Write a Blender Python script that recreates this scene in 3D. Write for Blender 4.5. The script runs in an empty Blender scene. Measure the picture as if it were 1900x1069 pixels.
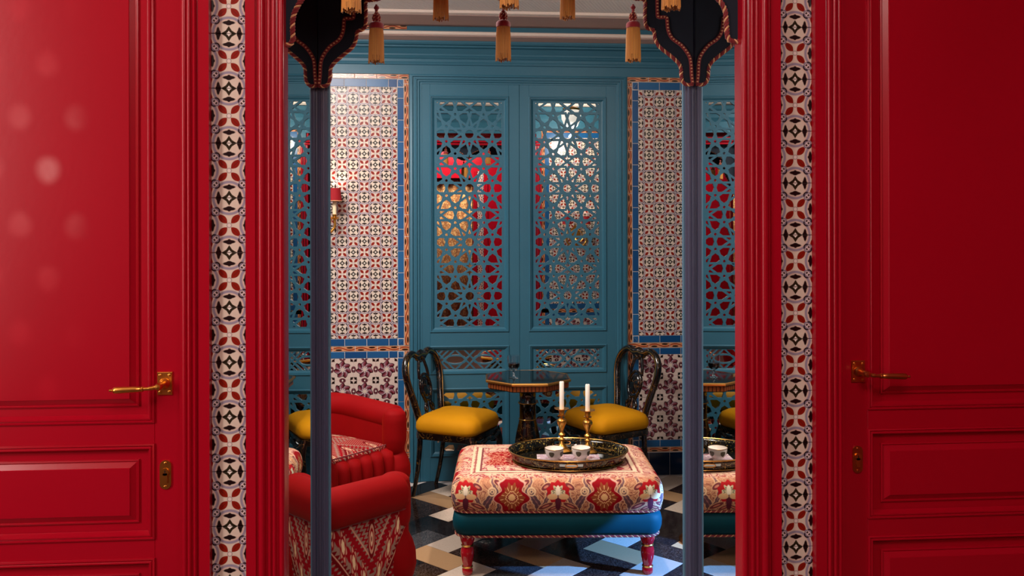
import bpy, bmesh, math, random
from mathutils import Vector, Matrix
random.seed(7)
PI = math.pi
SC = bpy.context.scene
COL = SC.collection

# ------------------------------------------------------------------ camera
F_PX, YAW, ROLL, CAM_H, HOR = 1538.0, math.radians(4.4), 0.002, 1.44, 440.0
CAM = Vector((-.1644, -1.993, CAM_H))
cd = bpy.data.cameras.new('camera'); cam = bpy.data.objects.new('camera', cd); COL.objects.link(cam)
cd.sensor_width = 36.0; cd.lens = 36.0 * F_PX / 1900.0
cd.shift_y = (HOR - 534.5) / 1900.0
cam.matrix_world = (Matrix.Translation(CAM) @ Matrix.Rotation(-YAW, 4, 'Z')
                    @ Matrix.Rotation(PI/2, 4, 'X') @ Matrix.Rotation(-ROLL, 4, 'Z'))
cd.clip_start = .05
SC.camera = cam

# ------------------------------------------------------------------ world, lights, exposure
SC.view_settings.view_transform = 'Standard'; SC.view_settings.look = 'None'
SC.view_settings.gamma = 1.0; SC.view_settings.use_curve_mapping = False
SC.view_settings.exposure = 0.0
wd = bpy.data.worlds.new('world'); SC.world = wd; wd.use_nodes = True
wd.node_tree.nodes['Background'].inputs[0].default_value = (.9, .85, .8, 1)
wd.node_tree.nodes['Background'].inputs[1].default_value = 0.03

def look(o, target):
    o.rotation_euler = (Vector(target) - o.location).to_track_quat('-Z', 'Y').to_euler()
def area(name, loc, target, sx, sy, power, col):
    l = bpy.data.lights.new(name, 'AREA'); l.shape = 'RECTANGLE'; l.size = sx; l.size_y = sy
    l.energy = power; l.color = col
    o = bpy.data.objects.new(name, l); COL.objects.link(o); o.location = loc; look(o, target); return o
def spot(name, loc, target, angle, power, col, blend=.15, r=.03):
    l = bpy.data.lights.new(name, 'SPOT'); l.spot_size = math.radians(angle); l.spot_blend = blend
    l.energy = power; l.color = col; l.shadow_soft_size = r
    o = bpy.data.objects.new(name, l); COL.objects.link(o); o.location = loc; look(o, target); return o
def point(name, loc, power, col, r=.03):
    l = bpy.data.lights.new(name, 'POINT'); l.energy = power; l.color = col; l.shadow_soft_size = r
    o = bpy.data.objects.new(name, l); COL.objects.link(o); o.location = loc; return o

area('hall_window_light', (-2.5, -1.35, 1.75), (-.2, 0, 1.25), .30, 1.9, 44, (1.0, .87, .80))
area('hall_fill_light', (.0, -1.9, 2.86), (.0, -.6, 0), 1.2, .8, 42, (1.0, .87, .79))  # added overhead fill for the red front wall, no fitting here
area('hall_end_fill', (-.2, -3.6, 2.86), (0, -4.2, .8), 1.0, .3, 44, (1.0, .88, .78))  # added to brighten the hall end seen in the lattice mirrors
area('room_ceiling_light', (-1.10, 1.40, 2.66), (-.75, 1.60, 0), 1.0, .8, 84, (1.0, .92, .86))
spot('ottoman_downlight', (.55, 1.45, 2.68), (.36, 1.80, .4), 50, 120, (1.0, .88, .80), .8, .06)
spot('cool_floor_spot', (2.05, .88, .86), (.66, 1.66, .02), 21, 800, (.12, .38, 1.0), .10, .015)
# soft leaf-shaped light patches on the left-hand door, drawn in an added spot's nodes
gb = spot('leaf_patch_spot', (-1.75, -1.9, 1.75), (-1.155, .01, 1.66), 36, 22, (1.0, .86, .74), .35, .012)
gb.data.use_nodes = True
def gobo(nt):
    N, L = nt.nodes, nt.links
    em = N['Emission']; tc = N.new('ShaderNodeTexCoord'); sp = N.new('ShaderNodeSeparateXYZ'); L.new(tc.outputs['Normal'], sp.inputs[0])
    def M(op, a, b=0.0, c=0.0, cl=False):
        n = N.new('ShaderNodeMath'); n.operation = op; n.use_clamp = cl
        for i, v in enumerate((a, b, c)):
            if isinstance(v, (int, float)): n.inputs[i].default_value = v
            else: L.new(v, n.inputs[i])
        return n.outputs[0]
    x = M('DIVIDE', sp.outputs[0], M('ABSOLUTE', sp.outputs[2])); y = M('DIVIDE', sp.outputs[1], M('ABSOLUTE', sp.outputs[2]))
    row = M('FLOOR', M('DIVIDE', y, .062))
    par = M('MULTIPLY', M('ABSOLUTE', M('MODULO', row, 2.0)), .030)
    xx = M('SUBTRACT', M('PINGPONG', M('ADD', x, par), .030), .0)
    yy = M('SUBTRACT', M('FRACT', M('DIVIDE', y, .062)), .5)
    tilt = M('MULTIPLY', yy, M('MULTIPLY', M('SINE', M('MULTIPLY', row, 2.4)), .010))
    d = M('ADD', M('POWER', M('DIVIDE', M('ADD', xx, tilt), .0125), 2.0), M('POWER', M('DIVIDE', yy, .26), 2.0))
    f = M('MULTIPLY', M('MULTIPLY', M('SUBTRACT', 1.0, d, 0, True), 2.2, 0, True), M('SUBTRACT', 1.6, M('MULTIPLY', M('ABSOLUTE', x), 22.0), 0, True))
    L.new(M('MULTIPLY', f, 1.0), em.inputs['Strength'])
gobo(gb.data.node_tree)

# ------------------------------------------------------------------ node helpers
def lin(c):
    return tuple(((v/255)/12.92 if v/255 <= .04045 else ((v/255+.055)/1.055)**2.4) for v in c) + (1,)
class S:
    nt = None
    def __init__(s, k): s.k = k
    @staticmethod
    def m(op, *a, clamp=False):
        n = S.nt.nodes.new('ShaderNodeMath'); n.operation = op; n.use_clamp = clamp
        for i, v in enumerate(a):
            if isinstance(v, S): S.nt.links.new(v.k, n.inputs[i])
            else: n.inputs[i].default_value = v
        return S(n.outputs[0])
    def __add__(s, o): return S.m('ADD', s, o)
    __radd__ = __add__
    def __sub__(s, o): return S.m('SUBTRACT', s, o)
    def __rsub__(s, o): return S.m('SUBTRACT', o, s)
    def __mul__(s, o): return S.m('MULTIPLY', s, o)
    __rmul__ = __mul__
    def __truediv__(s, o): return S.m('DIVIDE', s, o)
    def abs(s): return S.m('ABSOLUTE', s)
def smin(a, b): return S.m('MINIMUM', a, b)
def smax(a, b): return S.m('MAXIMUM', a, b)
def ssin(a): return S.m('SINE', a)
def scos(a): return S.m('COSINE', a)
def sfract(a): return S.m('FRACT', a)
def sping(a, b): return S.m('PINGPONG', a, b)
def sgt(a, b): return S.m('GREATER_THAN', a, b)
def satan(a, b): return S.m('ARCTAN2', a, b)
def slen(a, b): return S.m('SQRT', a*a + b*b)
def sell(x, y, rx, ry): return slen(x * (1/rx), y * (1/ry)) - 1.0       # <0 inside
def ins(d, w): return S.m('SUBTRACT', .5, d * (1.0/w), clamp=True)          # 1 where d<0
def sel(k, a, b): return a + (b - a) * k
def cmix(f, a, b):
    n = S.nt.nodes.new('ShaderNodeMix'); n.data_type = 'RGBA'
    for v, s in ((f, n.inputs[0]), (a, n.inputs[6]), (b, n.inputs[7])):
        if isinstance(v, S): S.nt.links.new(v.k, s)
        elif isinstance(v, tuple): s.default_value = v if len(v) == 4 else lin(v)
        else: s.default_value = v
    return S(n.outputs[2])
def coords(kind='UV'):
    t = S.nt.nodes.new('ShaderNodeTexCoord'); x = S.nt.nodes.new('ShaderNodeSeparateXYZ')
    S.nt.links.new(t.outputs[kind], x.inputs[0]); return [S(o) for o in x.outputs]
def noise(scale, detail=3, rough=.5, kind='Object', dist=0, stretch=None, color=False):
    t = S.nt.nodes.new('ShaderNodeTexCoord'); n = S.nt.nodes.new('ShaderNodeTexNoise')
    if stretch:
        mp = S.nt.nodes.new('ShaderNodeMapping'); mp.inputs['Scale'].default_value = stretch
        S.nt.links.new(t.outputs[kind], mp.inputs[0]); S.nt.links.new(mp.outputs[0], n.inputs['Vector'])
    else: S.nt.links.new(t.outputs[kind], n.inputs['Vector'])
    n.inputs['Scale'].default_value = scale; n.inputs['Detail'].default_value = detail
    n.inputs['Roughness'].default_value = rough; n.inputs['Distortion'].default_value = dist
    return S(n.outputs[0])
def ramp(f, stops):
    n = S.nt.nodes.new('ShaderNodeValToRGB'); S.nt.links.new(f.k, n.inputs[0])
    el = n.color_ramp.elements
    while len(el) < len(stops): el.new(.5)
    for e, (p, c) in zip(el, stops): e.position = p; e.color = lin(c)
    return S(n.outputs[0])
MATS = {}
def mat(name, col=None, rough=.5, metal=0, sheen=0, sheen_col=None, trans=0, ior=1.45, emit=None, es=0, spec=None, coat=0, fn=None, bump=None):
    m = bpy.data.materials.new(name); m.use_nodes = True; S.nt = m.node_tree
    p = m.node_tree.nodes['Principled BSDF']
    if col: p.inputs['Base Color'].default_value = lin(col)
    p.inputs['Roughness'].default_value = rough; p.inputs['Metallic'].default_value = metal
    p.inputs['Sheen Weight'].default_value = sheen
    if sheen_col: p.inputs['Sheen Tint'].default_value = lin(sheen_col)
    p.inputs['Transmission Weight'].default_value = trans; p.inputs['IOR'].default_value = ior
    p.inputs['Coat Weight'].default_value = coat; p.inputs['Coat Roughness'].default_value = .08
    if spec is not None: p.inputs['Specular IOR Level'].default_value = spec
    if emit: p.inputs['Emission Color'].default_value = lin(emit); p.inputs['Emission Strength'].default_value = es
    if fn:
        r = fn()
        S.nt.links.new(r.k, p.inputs['Base Color'])
    if bump:
        h, st, ds = bump()
        b = S.nt.nodes.new('ShaderNodeBump'); b.inputs['Strength'].default_value = st; b.inputs['Distance'].default_value = ds
        S.nt.links.new(h.k, b.inputs['Height']); S.nt.links.new(b.outputs[0], p.inputs['Normal'])
    MATS[name] = m; return m

# ---- printed patterns
def pat_flower():
    u, v, _ = coords()
    u = sfract(u) - .5; v = sfract(v) - .5
    fu, fv = u.abs(), v.abs()
    k = sgt(fu + fv, .5)
    fu, fv = sel(k, fu, .5 - fu), sel(k, fv, .5 - fv)
    a, b = smax(fu, fv), smin(fu, fv)
    p, q = .5 - a, b
    e, f = (a + b) * .7071, (a - b) * .7071
    w = .02
    c = cmix(noise(9, 2, kind='UV'), (206, 190, 174), (222, 206, 190))
    R = slen(p, q)
    c = cmix(ins((R - .278).abs() - .042, w), c, (212, 188, 172))
    c = cmix(ins((R - .288).abs() - .023, w), c, (146, 138, 158))
    # red petals with a vein
    tp_ = (e - .163) * (1/.118)
    c = cmix(ins(f.abs() * (1/.062) - 1.0 + tp_ * tp_ * (1.0 + tp_ * -.12), .12), c, (136, 26, 12))
    c = cmix(ins(smax(f.abs() - .004, (e - .17).abs() - .07), .006), c, (92, 14, 10))
    c = cmix(ins(slen(a, b) - .046, w), c, (120, 95, 95))
    c = cmix(ins(slen(a, b) - .036, w), c, (224, 210, 204))
    # chain links between the circles
    le = e - .3535
    c = cmix(ins(sell(le, f, .082, .052), .2), c, (222, 204, 202))
    c = cmix(ins((sell(le, f, .075, .05)).abs() - .2, .25), c, (128, 120, 140))
    c = cmix(ins(smax((slen(le, f.abs() - .026) - .056).abs() - .014, .046 - f.abs()), .012), c, (30, 12, 14))
    c = cmix(ins(smax((le.abs() - .028).abs() - .017, f.abs() - .02), .012), c, (40, 20, 20))
    # the diamond rosette
    c = cmix(ins(sell(p - .196, q, .034, .116), .25), c, (26, 10, 12))
    c = cmix(ins(sell(p - .205, q, .042, .036), .3), c, (26, 10, 12))
    c = cmix(ins(sell(p - .178, q, .032, .055), .3), c, (26, 10, 12))
    c = cmix(ins(smax(sell(q - .130, p, .090, .098), .128 - q), .05), c, (26, 10, 12))
    c = cmix(ins(p * (1/.135) + q * (1/.088) - 1.0, .12), c, (40, 34, 18))
    c = cmix(ins(p * (1/.048) + q * (1/.036) - 1.0, .2), c, (232, 222, 214))
    return c
def pat_swirl():
    u, v, _ = coords()
    u = sfract(u) - .5; v = sfract(v) - .5
    r = slen(u, v); ph = satan(v, u)
    c = cmix(noise(6, 2, kind='UV'), (205, 182, 172), (222, 202, 190))
    p, q = .5 - u.abs(), .5 - v.abs()
    # plum fans on the tile edges
    c = cmix(ins(sell(p, q - .5, .11, .15), .2), c, (112, 58, 68))
    c = cmix(ins(sell(q, p - .5, .11, .15), .2), c, (112, 58, 68))
    c = cmix(ins(sell(p, q - .5, .05, .12), .3), c, (70, 18, 30))
    c = cmix(ins(sell(q, p - .5, .05, .12), .3), c, (70, 18, 30))
    # pinwheel
    t = sfract(ph * (7/(2*PI)) + r * 1.5 + .2)
    rim = .36 + .045 * scos((t - .45) * (2*PI))
    petal = ramp(t, [(0, (46, 8, 16)), (.12, (66, 14, 26)), (.35, (120, 46, 54)), (.6, (140, 88, 104)), (.88, (178, 150, 156)), (1, (46, 8, 16))])
    c = cmix(ins(r - rim, .02), c, (40, 6, 12))
    c = cmix(ins(r - rim + .035, .03), c, petal)
    c = cmix(ins(r - .125, .10), c, (150, 130, 152))
    c = cmix(ins(r - .11 - .05 * scos(ph * 8), .02), c, (214, 196, 180))
    # black florets at the corners
    e, f = (p + q) * .7071, (p - q) * .7071
    c = cmix(ins(sell(e - .125, f, .068, .05), .3), c, (26, 14, 12))
    c = cmix(ins(sell(e - .115, f.abs() - .05, .03, .045), .3), c, (26, 14, 12))
    c = cmix(ins(slen(p, q - .5) - .035, .01), c, (232, 218, 206))
    c = cmix(ins(slen(q, p - .5) - .035, .01), c, (232, 218, 206))
    return c
def pat_liner():
    u, v, _ = coords()
    u = sfract(u); v = v - .5
    c = cmix(noise(5, 2, kind='UV'), (204, 132, 88), (222, 158, 112))
    y = v - .24 * ssin(u * (2*PI))
    c = cmix(ins(smax(sell(sping(u, .5) - .25, v.abs() - .22, .15, .17), .19 - y.abs()), .2), c, (30, 14, 10))
    c = cmix(ins(y.abs() - .11, .06), c, (136, 38, 18))
    c = cmix(ins(y.abs() - .03, .06), c, (166, 66, 36))
    c = cmix(ins(.44 - v.abs(), .03), c, (44, 16, 12))
    return c
def pat_tapestry():
    x, y, z = coords('Object')
    side = sgt((x.abs() - .455) , (y.abs() - .32))
    h = sel(side, x, y)
    n1 = noise(15, 2, .45, dist=1.6); n2 = noise(60, 2, .5, dist=.6)
    w = (z - .346) * (1/.072)
    m = sping(h + .39, .195)               # lotus at 0, medallion at .195
    c = cmix(n2, (188, 120, 88), (212, 154, 116))
    lowk = S.m('SUBTRACT', .80, w * .6, clamp=True)
    sw = (sfract(n1 * 9.0) - .5).abs()
    c = cmix(ins(sw - .13, .1) * lowk, c, (96, 60, 60))
    c = cmix(ins(sw - .05, .06) * lowk, c, (140, 44, 40))
    c = cmix(ins((sfract(n1 * 9.0 + .5) - .5).abs() - .08, .06) * (.35 + .5 * lowk), c, (228, 186, 136))
    # mauve scrolls
    for off, amp, ph, th in ((.100, .026, .3, .015), (.060, -.020, 1.0, .008), (.128, .016, 2.4, .009)):
        d = (m - off - amp * ssin(w * 2.0 + ph)).abs() + .0016 * ssin(z * 300 + m * 90)
        th_ = th * (1.0 - .35 * w)
        c = cmix(ins(d - th_ - .005, .004), c, (222, 176, 136))
        c = cmix(ins(d - th_, .004), c, (98, 70, 78))
        c = cmix(ins(d - .0025, .003), c, (150, 104, 100))
    for lx, lz, ax, az in ((.052, .305, .030, .010), (.050, .385, .020, .012), (.140, .398, .020, .010), (.020, .296, .024, .008)):
        c = cmix(ins(sell(m - lx, z - lz + (m - lx) * .4, ax * 1.2, az * 1.35), .15), c, (214, 164, 122))
        c = cmix(ins(sell(m - lx, z - lz + (m - lx) * .4, ax, az), .15), c, (120, 56, 58))
        c = cmix(ins(sell(m - lx, z - lz + (m - lx) * .4, ax * .5, az * .4), .3), c, (206, 128, 104))
    cr = slen(m - .112, z - .366)
    c = cmix(ins((cr - .016).abs() - .003, .003), c, (232, 194, 150)); c = cmix(ins((cr - .006).abs() - .002, .003), c, (232, 194, 150))
    # medallion
    dx, dz = m - .195, z - .343
    a8 = satan(dz, dx)
    r = slen(dx / (.062 + .015 * scos((z - .338) * 92)), dz * (1/.074)) + .025 * scos(a8 * 12)
    c = cmix(ins(r - 1.08, .05), c, (226, 172, 150))
    c = cmix(ins(r - 1.0, .05), c, (150, 12, 24))
    c = cmix(ins(r - .68 - .10 * scos(a8 * 14), .06), c, (150, 72, 40))
    c = cmix(ins(smax((sfract(a8 * (14/(2*PI))) - .5).abs() - .10, (r - .55).abs() - .10), .08), c, (230, 180, 120))
    c = cmix(ins(r - .36, .05), c, (236, 188, 130))
    c = cmix(ins((r - .25).abs() - .05, .05), c, (140, 40, 34))
    # lotus
    dz2 = z - .362
    al = satan(dz2, m)
    rl = slen(m * (1/.048), dz2 * (1/.044)) + .07 * scos(al * 10)
    c = cmix(ins(rl - 1.0, .06), c, (178, 26, 32))
    c = cmix(ins(rl - .58 - .1 * scos(al * 6), .06), c, (210, 190, 150))
    c = cmix(ins((rl - .42).abs() - .05, .05), c, (110, 110, 84))
    c = cmix(ins(sell(m, z - .368, .009, .022), .2), c, (240, 224, 196))
    c = cmix(ins(sell(m, z - .318, .012, .034), .2), c, (92, 34, 50))
    c = cmix(ins(sell(m - .024, z - .345, .022, .012), .2), c, (226, 180, 130))
    # top of the cushion
    s3 = (sfract(noise(13, 2, .5, dist=2.2) * 5.0) - .5).abs()
    t = cmix(n2, (206, 158, 130), (230, 190, 160))
    t = cmix(ins(s3 - .22, .06), t, (164, 106, 108)); t = cmix(ins(s3 - .09, .05), t, (166, 40, 46))
    rm = slen((x + .02) * (1/.30), y * (1/.17)) + .10 * scos(satan(y, x) * 10)
    n3 = noise(18, 2, .5, dist=1.8)
    t = cmix(ins(rm - 1.0, .05), t, cmix(ins((sfract(n3 * 6) - .5).abs() - .17, .06), (150, 14, 22), (208, 142, 112)))
    bd = smin(.455 - x.abs(), .32 - y.abs())
    for o, wd_, cc in ((.125, .004, (120, 60, 62)), (.098, .003, (150, 80, 76)), (.112, .008, (226, 196, 164)), (.085, .005, (226, 190, 156))):
        t = cmix(ins((bd - o).abs() - wd_, .003), t, cc)
    k = S.m('MULTIPLY', z - .410, 110.0, clamp=True)
    return cmix(k, c, t)
def pat_armchair():
    u, v, _ = coords()
    m = sping(u, .19)
    z = sfract((v - .10) * (1/.46)) * .46 + .10
    c = cmix(noise(150, 2, kind='UV'), (136, 104, 92), (166, 132, 114))
    nn = (z - .30 - 1.4 * (m - .034)) * .581
    sN = (m - .034) * 1.72
    ser = .006 * ssin(z * 330 + m * 120)
    RED, DRED, CRM = (150, 8, 22), (112, 4, 14), (206, 150, 124)
    c = cmix(ins((nn + ser - .040).abs() - .013, .003), c, RED)
    c = cmix(ins((nn - .058).abs() - .0025, .002), c, CRM)
    c = cmix(ins((sping(nn - .062 + ser, .026) - .013).abs() - .006, .003) * ins(.062 - nn, .003), c, RED)
    c = cmix(ins((nn - ser + .044).abs() - .014, .003), c, DRED)
    c = cmix(ins((nn + .040).abs() - .002, .002), c, CRM)
    c = cmix(ins((nn + .070 + ser).abs() - .010, .003), c, RED)
    c = cmix(ins(nn + .092 + ser * .6, .003), c, cmix(ins((sping(z + m * .6, .012) - .006).abs() - .003, .002), RED, (164, 96, 84)))
    # central drop and paisleys
    for cx, cz, rx, rz in ((0., .420, .013, .050), (.130, .235, .014, .055), (.0, .20, .014, .045)):
        d = sell(m - cx, z - cz, rx, rz)
        c = cmix(ins(d - .35, .1), c, DRED); c = cmix(ins(d, .1), c, CRM); c = cmix(ins(d + .25, .1), c, RED)
        c = cmix(ins(d + .5, .1), c, (222, 182, 148)); c = cmix(ins(d + .8, .1), c, DRED)
    # flowers on the garland
    ts = (sfract(sN * (1/.081) + .5) - .5) * .081
    r = slen(ts, nn); an = satan(nn, ts)
    c = cmix(ins(sell((sfract(sN * (1/.081)) - .5) * .081, nn, .022, .014), .2), c, RED)
    c = cmix(ins(r - .030 - .004 * scos(an * 6), .003), c, RED)
    c = cmix(ins(r - .0235 - .005 * scos(an * 6), .003), c, CRM)
    c = cmix(ins((r - .0165).abs() - .0028, .002), c, RED)
    c = cmix(ins(r - .011 - .002 * scos(an * 6), .002), c, (232, 204, 158))
    return c
def marble(base, vein, amount):
    def f():
        a = noise(6, 6, .6, 'Object', 1.5); o = S.nt.nodes.new('ShaderNodeObjectInfo')
        b = noise(14, 5, .65, 'Generated', 2.0)
        v_ = ins((b - .5).abs() - amount, .03)
        r = S(o.outputs['Random'])
        c = cmix(r, base, tuple(int(k * .72 + 8) for k in base))
        c = cmix(v_ * a, c, vein)
        return c
    return f
def wood_gold():
    n = noise(22, 3, .6, dist=1.0)
    return cmix(ins((n - .55).abs() - .006, .012), (15, 9, 7), (120, 80, 32))
def tole():
    n = noise(60, 3, .6, dist=2.0)
    return cmix(ins(.60 - n, .03), (18, 16, 12), (150, 128, 62))
def magazine():
    n = noise(28, 2, .5, dist=.8, stretch=(1, 2.2, 1))
    return ramp(n, [(.0, (50, 24, 34)), (.36, (120, 36, 50)), (.45, (214, 186, 186)), (.52, (150, 120, 150)), (.6, (232, 214, 208)), (.75, (90, 60, 84))])
def velvet(c0, c1):
    return lambda: cmix(noise(7, 3, .6), c0, c1)
def pleat(c0, c1):
    def f():
        x, y, z = coords('Object')
        return cmix((ssin(satan(y, x) * 40) * .5 + .5), c0, c1)
    return f
def gobl():
    return (noise(90, 2, .5), .15, .002)
def ceil_bump():
    x, y, z = coords('Object')
    return (ssin(x * 260 + y * 90) * ssin(y * 240 - x * 60), .5, .004)

mat('red_paint', (172, 4, 26), .27, fn=lambda: cmix(noise(1.6, 3, .5), (156, 3, 26), (172, 5, 32)), bump=lambda: (noise(70, 2, .5), .05, .002))
mat('teal_paint', (44, 100, 118), .42, fn=lambda: cmix(noise(2.2, 3, .5), (42, 96, 118), (50, 106, 128)), bump=lambda: (noise(60, 2, .5), .04, .002))
mat('post_paint', (78, 80, 106), .35); mat('post_light', (84, 122, 146), .35)
mat('cream_paint', (238, 220, 208), .6); mat('cove_shade', (168, 142, 134), .7)  # grey-brown cove tone has the recess's shade put into its colour
mat('ceiling_paper', (242, 236, 230), .8, bump=ceil_bump)
mat('grout', (206, 196, 192), .8)
mat('flower_tile', rough=.3, fn=pat_flower); mat('swirl_tile', rough=.25, fn=pat_swirl, coat=.3)
mat('liner_tile', rough=.25, fn=pat_liner, coat=.3)
mat('blue_tile', rough=.28, fn=lambda: cmix(S(S.nt.nodes.new('ShaderNodeObjectInfo').outputs['Random']), (10, 66, 118), (34, 96, 146)))
mat('navy_tile', (8, 28, 54), .12)
mat('mirror', (222, 226, 224), .0, 1.0)
mat('brass', (226, 166, 78), .30, 1.0, bump=lambda: (noise(60, 2, .5), .12, .002)); mat('brass_dark', (206, 128, 68), .32, 1.0)
mat('keyhole_dark', (26, 14, 8), .5)
mat('navy_velvet', rough=.85, sheen=.12, fn=velvet((7, 14, 28), (13, 26, 44)))
mat('cord_red', (124, 18, 26), .7, sheen=.3); mat('cord_gold', (226, 172, 120), .6, sheen=.3)
mat('tassel_gold', rough=.6, sheen=.4, fn=lambda: cmix(noise(120, 2, .5, stretch=(1, 1, .06)), (178, 104, 26), (226, 164, 70)))
mat('tassel_red', (146, 10, 30), .8, sheen=.5)
mat('red_velvet', rough=.7, spec=.12, sheen=.14, sheen_col=(255, 70, 14), fn=velvet((126, 2, 7), (152, 5, 11)))
mat('teal_velvet', rough=.6, spec=.15, sheen=.06, sheen_col=(20, 150, 190), fn=velvet((0, 50, 60), (0, 66, 78)))
mat('yellow_velvet', rough=.75, spec=.15, sheen=.1, sheen_col=(255, 190, 60), fn=velvet((184, 120, 4), (206, 142, 12)))
mat('tapestry', rough=.85, spec=.15, fn=pat_tapestry); mat('arm_fabric', rough=.85, spec=.15, fn=pat_armchair)
mat('red_lacquer', (166, 16, 30), .12, coat=.5); mat('gilt', (214, 160, 84), .28, 1.0)
mat('black_lacquer', rough=.16, fn=wood_gold, coat=.4); mat('dark_wood', (28, 15, 10), .28)
mat('tole_black', rough=.14, fn=tole, coat=.4); mat('tray_dark', (14, 16, 14), .10, coat=.4)
mat('inlay_wood', (120, 60, 24), .3)
mat('wax', (246, 236, 222), .5); mat('wick', (30, 24, 20), .8)
mat('porcelain', (240, 230, 218), .12); mat('cup_grey', (96, 86, 72), .2)
mat('magazine_print', rough=.3, fn=magazine); mat('paper', (232, 224, 214), .7); mat('book_teal', (70, 140, 130), .5)
mat('glass', (250, 250, 250), .0, trans=1.0, ior=1.45); mat('wine', (30, 2, 8), .0, trans=.4, ior=1.33)
mat('shade_red', rough=.8, fn=pleat((120, 6, 18), (164, 12, 28)), emit=(160, 10, 20), es=.12)
mat('shade_inside', (250, 220, 180), .6, emit=(255, 214, 150), es=2.0)
mat('candle_sleeve', (238, 216, 176), .5)
mat('milk_glass', (250, 250, 250), .3, emit=(255, 246, 232), es=.7)
mat('white_marble', spec=.2, rough=.13, fn=marble((224, 204, 184), (160, 140, 126), .02))
mat('beige_marble', spec=.2, rough=.14, fn=marble((206, 162, 116), (160, 122, 88), .02))
mat('black_marble', spec=.2, rough=.10, fn=marble((18, 17, 20), (120, 112, 112), .005))
mat('brown_marble', spec=.2, rough=.11, fn=marble((40, 25, 22), (140, 120, 112), .010))
mat('grey_marble', spec=.2, rough=.12, fn=marble((58, 58, 62), (130, 126, 126), .012))
mat('hall_floor', (70, 56, 50), .3)
mat('gold_curtain', rough=.7, sheen=.4, fn=lambda: cmix(ins(.52 - noise(24, 3, .5, dist=1.4), .05), (150, 92, 40), (214, 168, 104)))

# ------------------------------------------------------------------ mesh helpers
def ray(px, py):
    v0 = (HOR - 534.5) / F_PX
    u, vv = (px - 950) / F_PX, (HOR - py) / F_PX - v0
    c, s = math.cos(ROLL), math.sin(ROLL)
    u, v = c*u - s*vv, s*u + c*vv + v0
    return Vector((u*math.cos(YAW) + math.sin(YAW), -u*math.sin(YAW) + math.cos(YAW), v))
def at(px, py, Y):
    d = ray(px, py); return CAM + d * ((Y - CAM.y) / d.y)
def atz(px, py, z):
    d = ray(px, py); return CAM + d * ((z - CAM.z) / d.z)
def cat(pts, n=8, closed=False):
    P = [Vector(p) for p in pts]; out = []
    N = len(P)
    for i in range(N if closed else N - 1):
        if closed: a, b, c, d = P[i-1], P[i], P[(i+1) % N], P[(i+2) % N]
        else: a, b, c, d = P[max(i-1, 0)], P[i], P[i+1], P[min(i+2, N-1)]
        for k in range(n):
            t = k / n
            out.append(.5*((2*b) + (c-a)*t + (2*a-5*b+4*c-d)*t*t + (3*b-a-3*c+d)*t**3))
    if not closed: out.append(P[-1])
    return out
def resample(P, step, closed=False):
    P = [Vector(p) for p in P]
    if closed: P.append(P[0])
    L = [0]
    for a, b in zip(P, P[1:]): L.append(L[-1] + (b-a).length)
    n = max(2, int(round(L[-1] / step))); out = []; j = 0
    for i in range(n + (0 if closed else 1)):
        s = L[-1] * i / n
        while j < len(L) - 2 and L[j+1] < s: j += 1
        t = (s - L[j]) / max(1e-9, L[j+1] - L[j]); out.append(P[j].lerp(P[j+1], min(1, max(0, t))))
    return out
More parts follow.
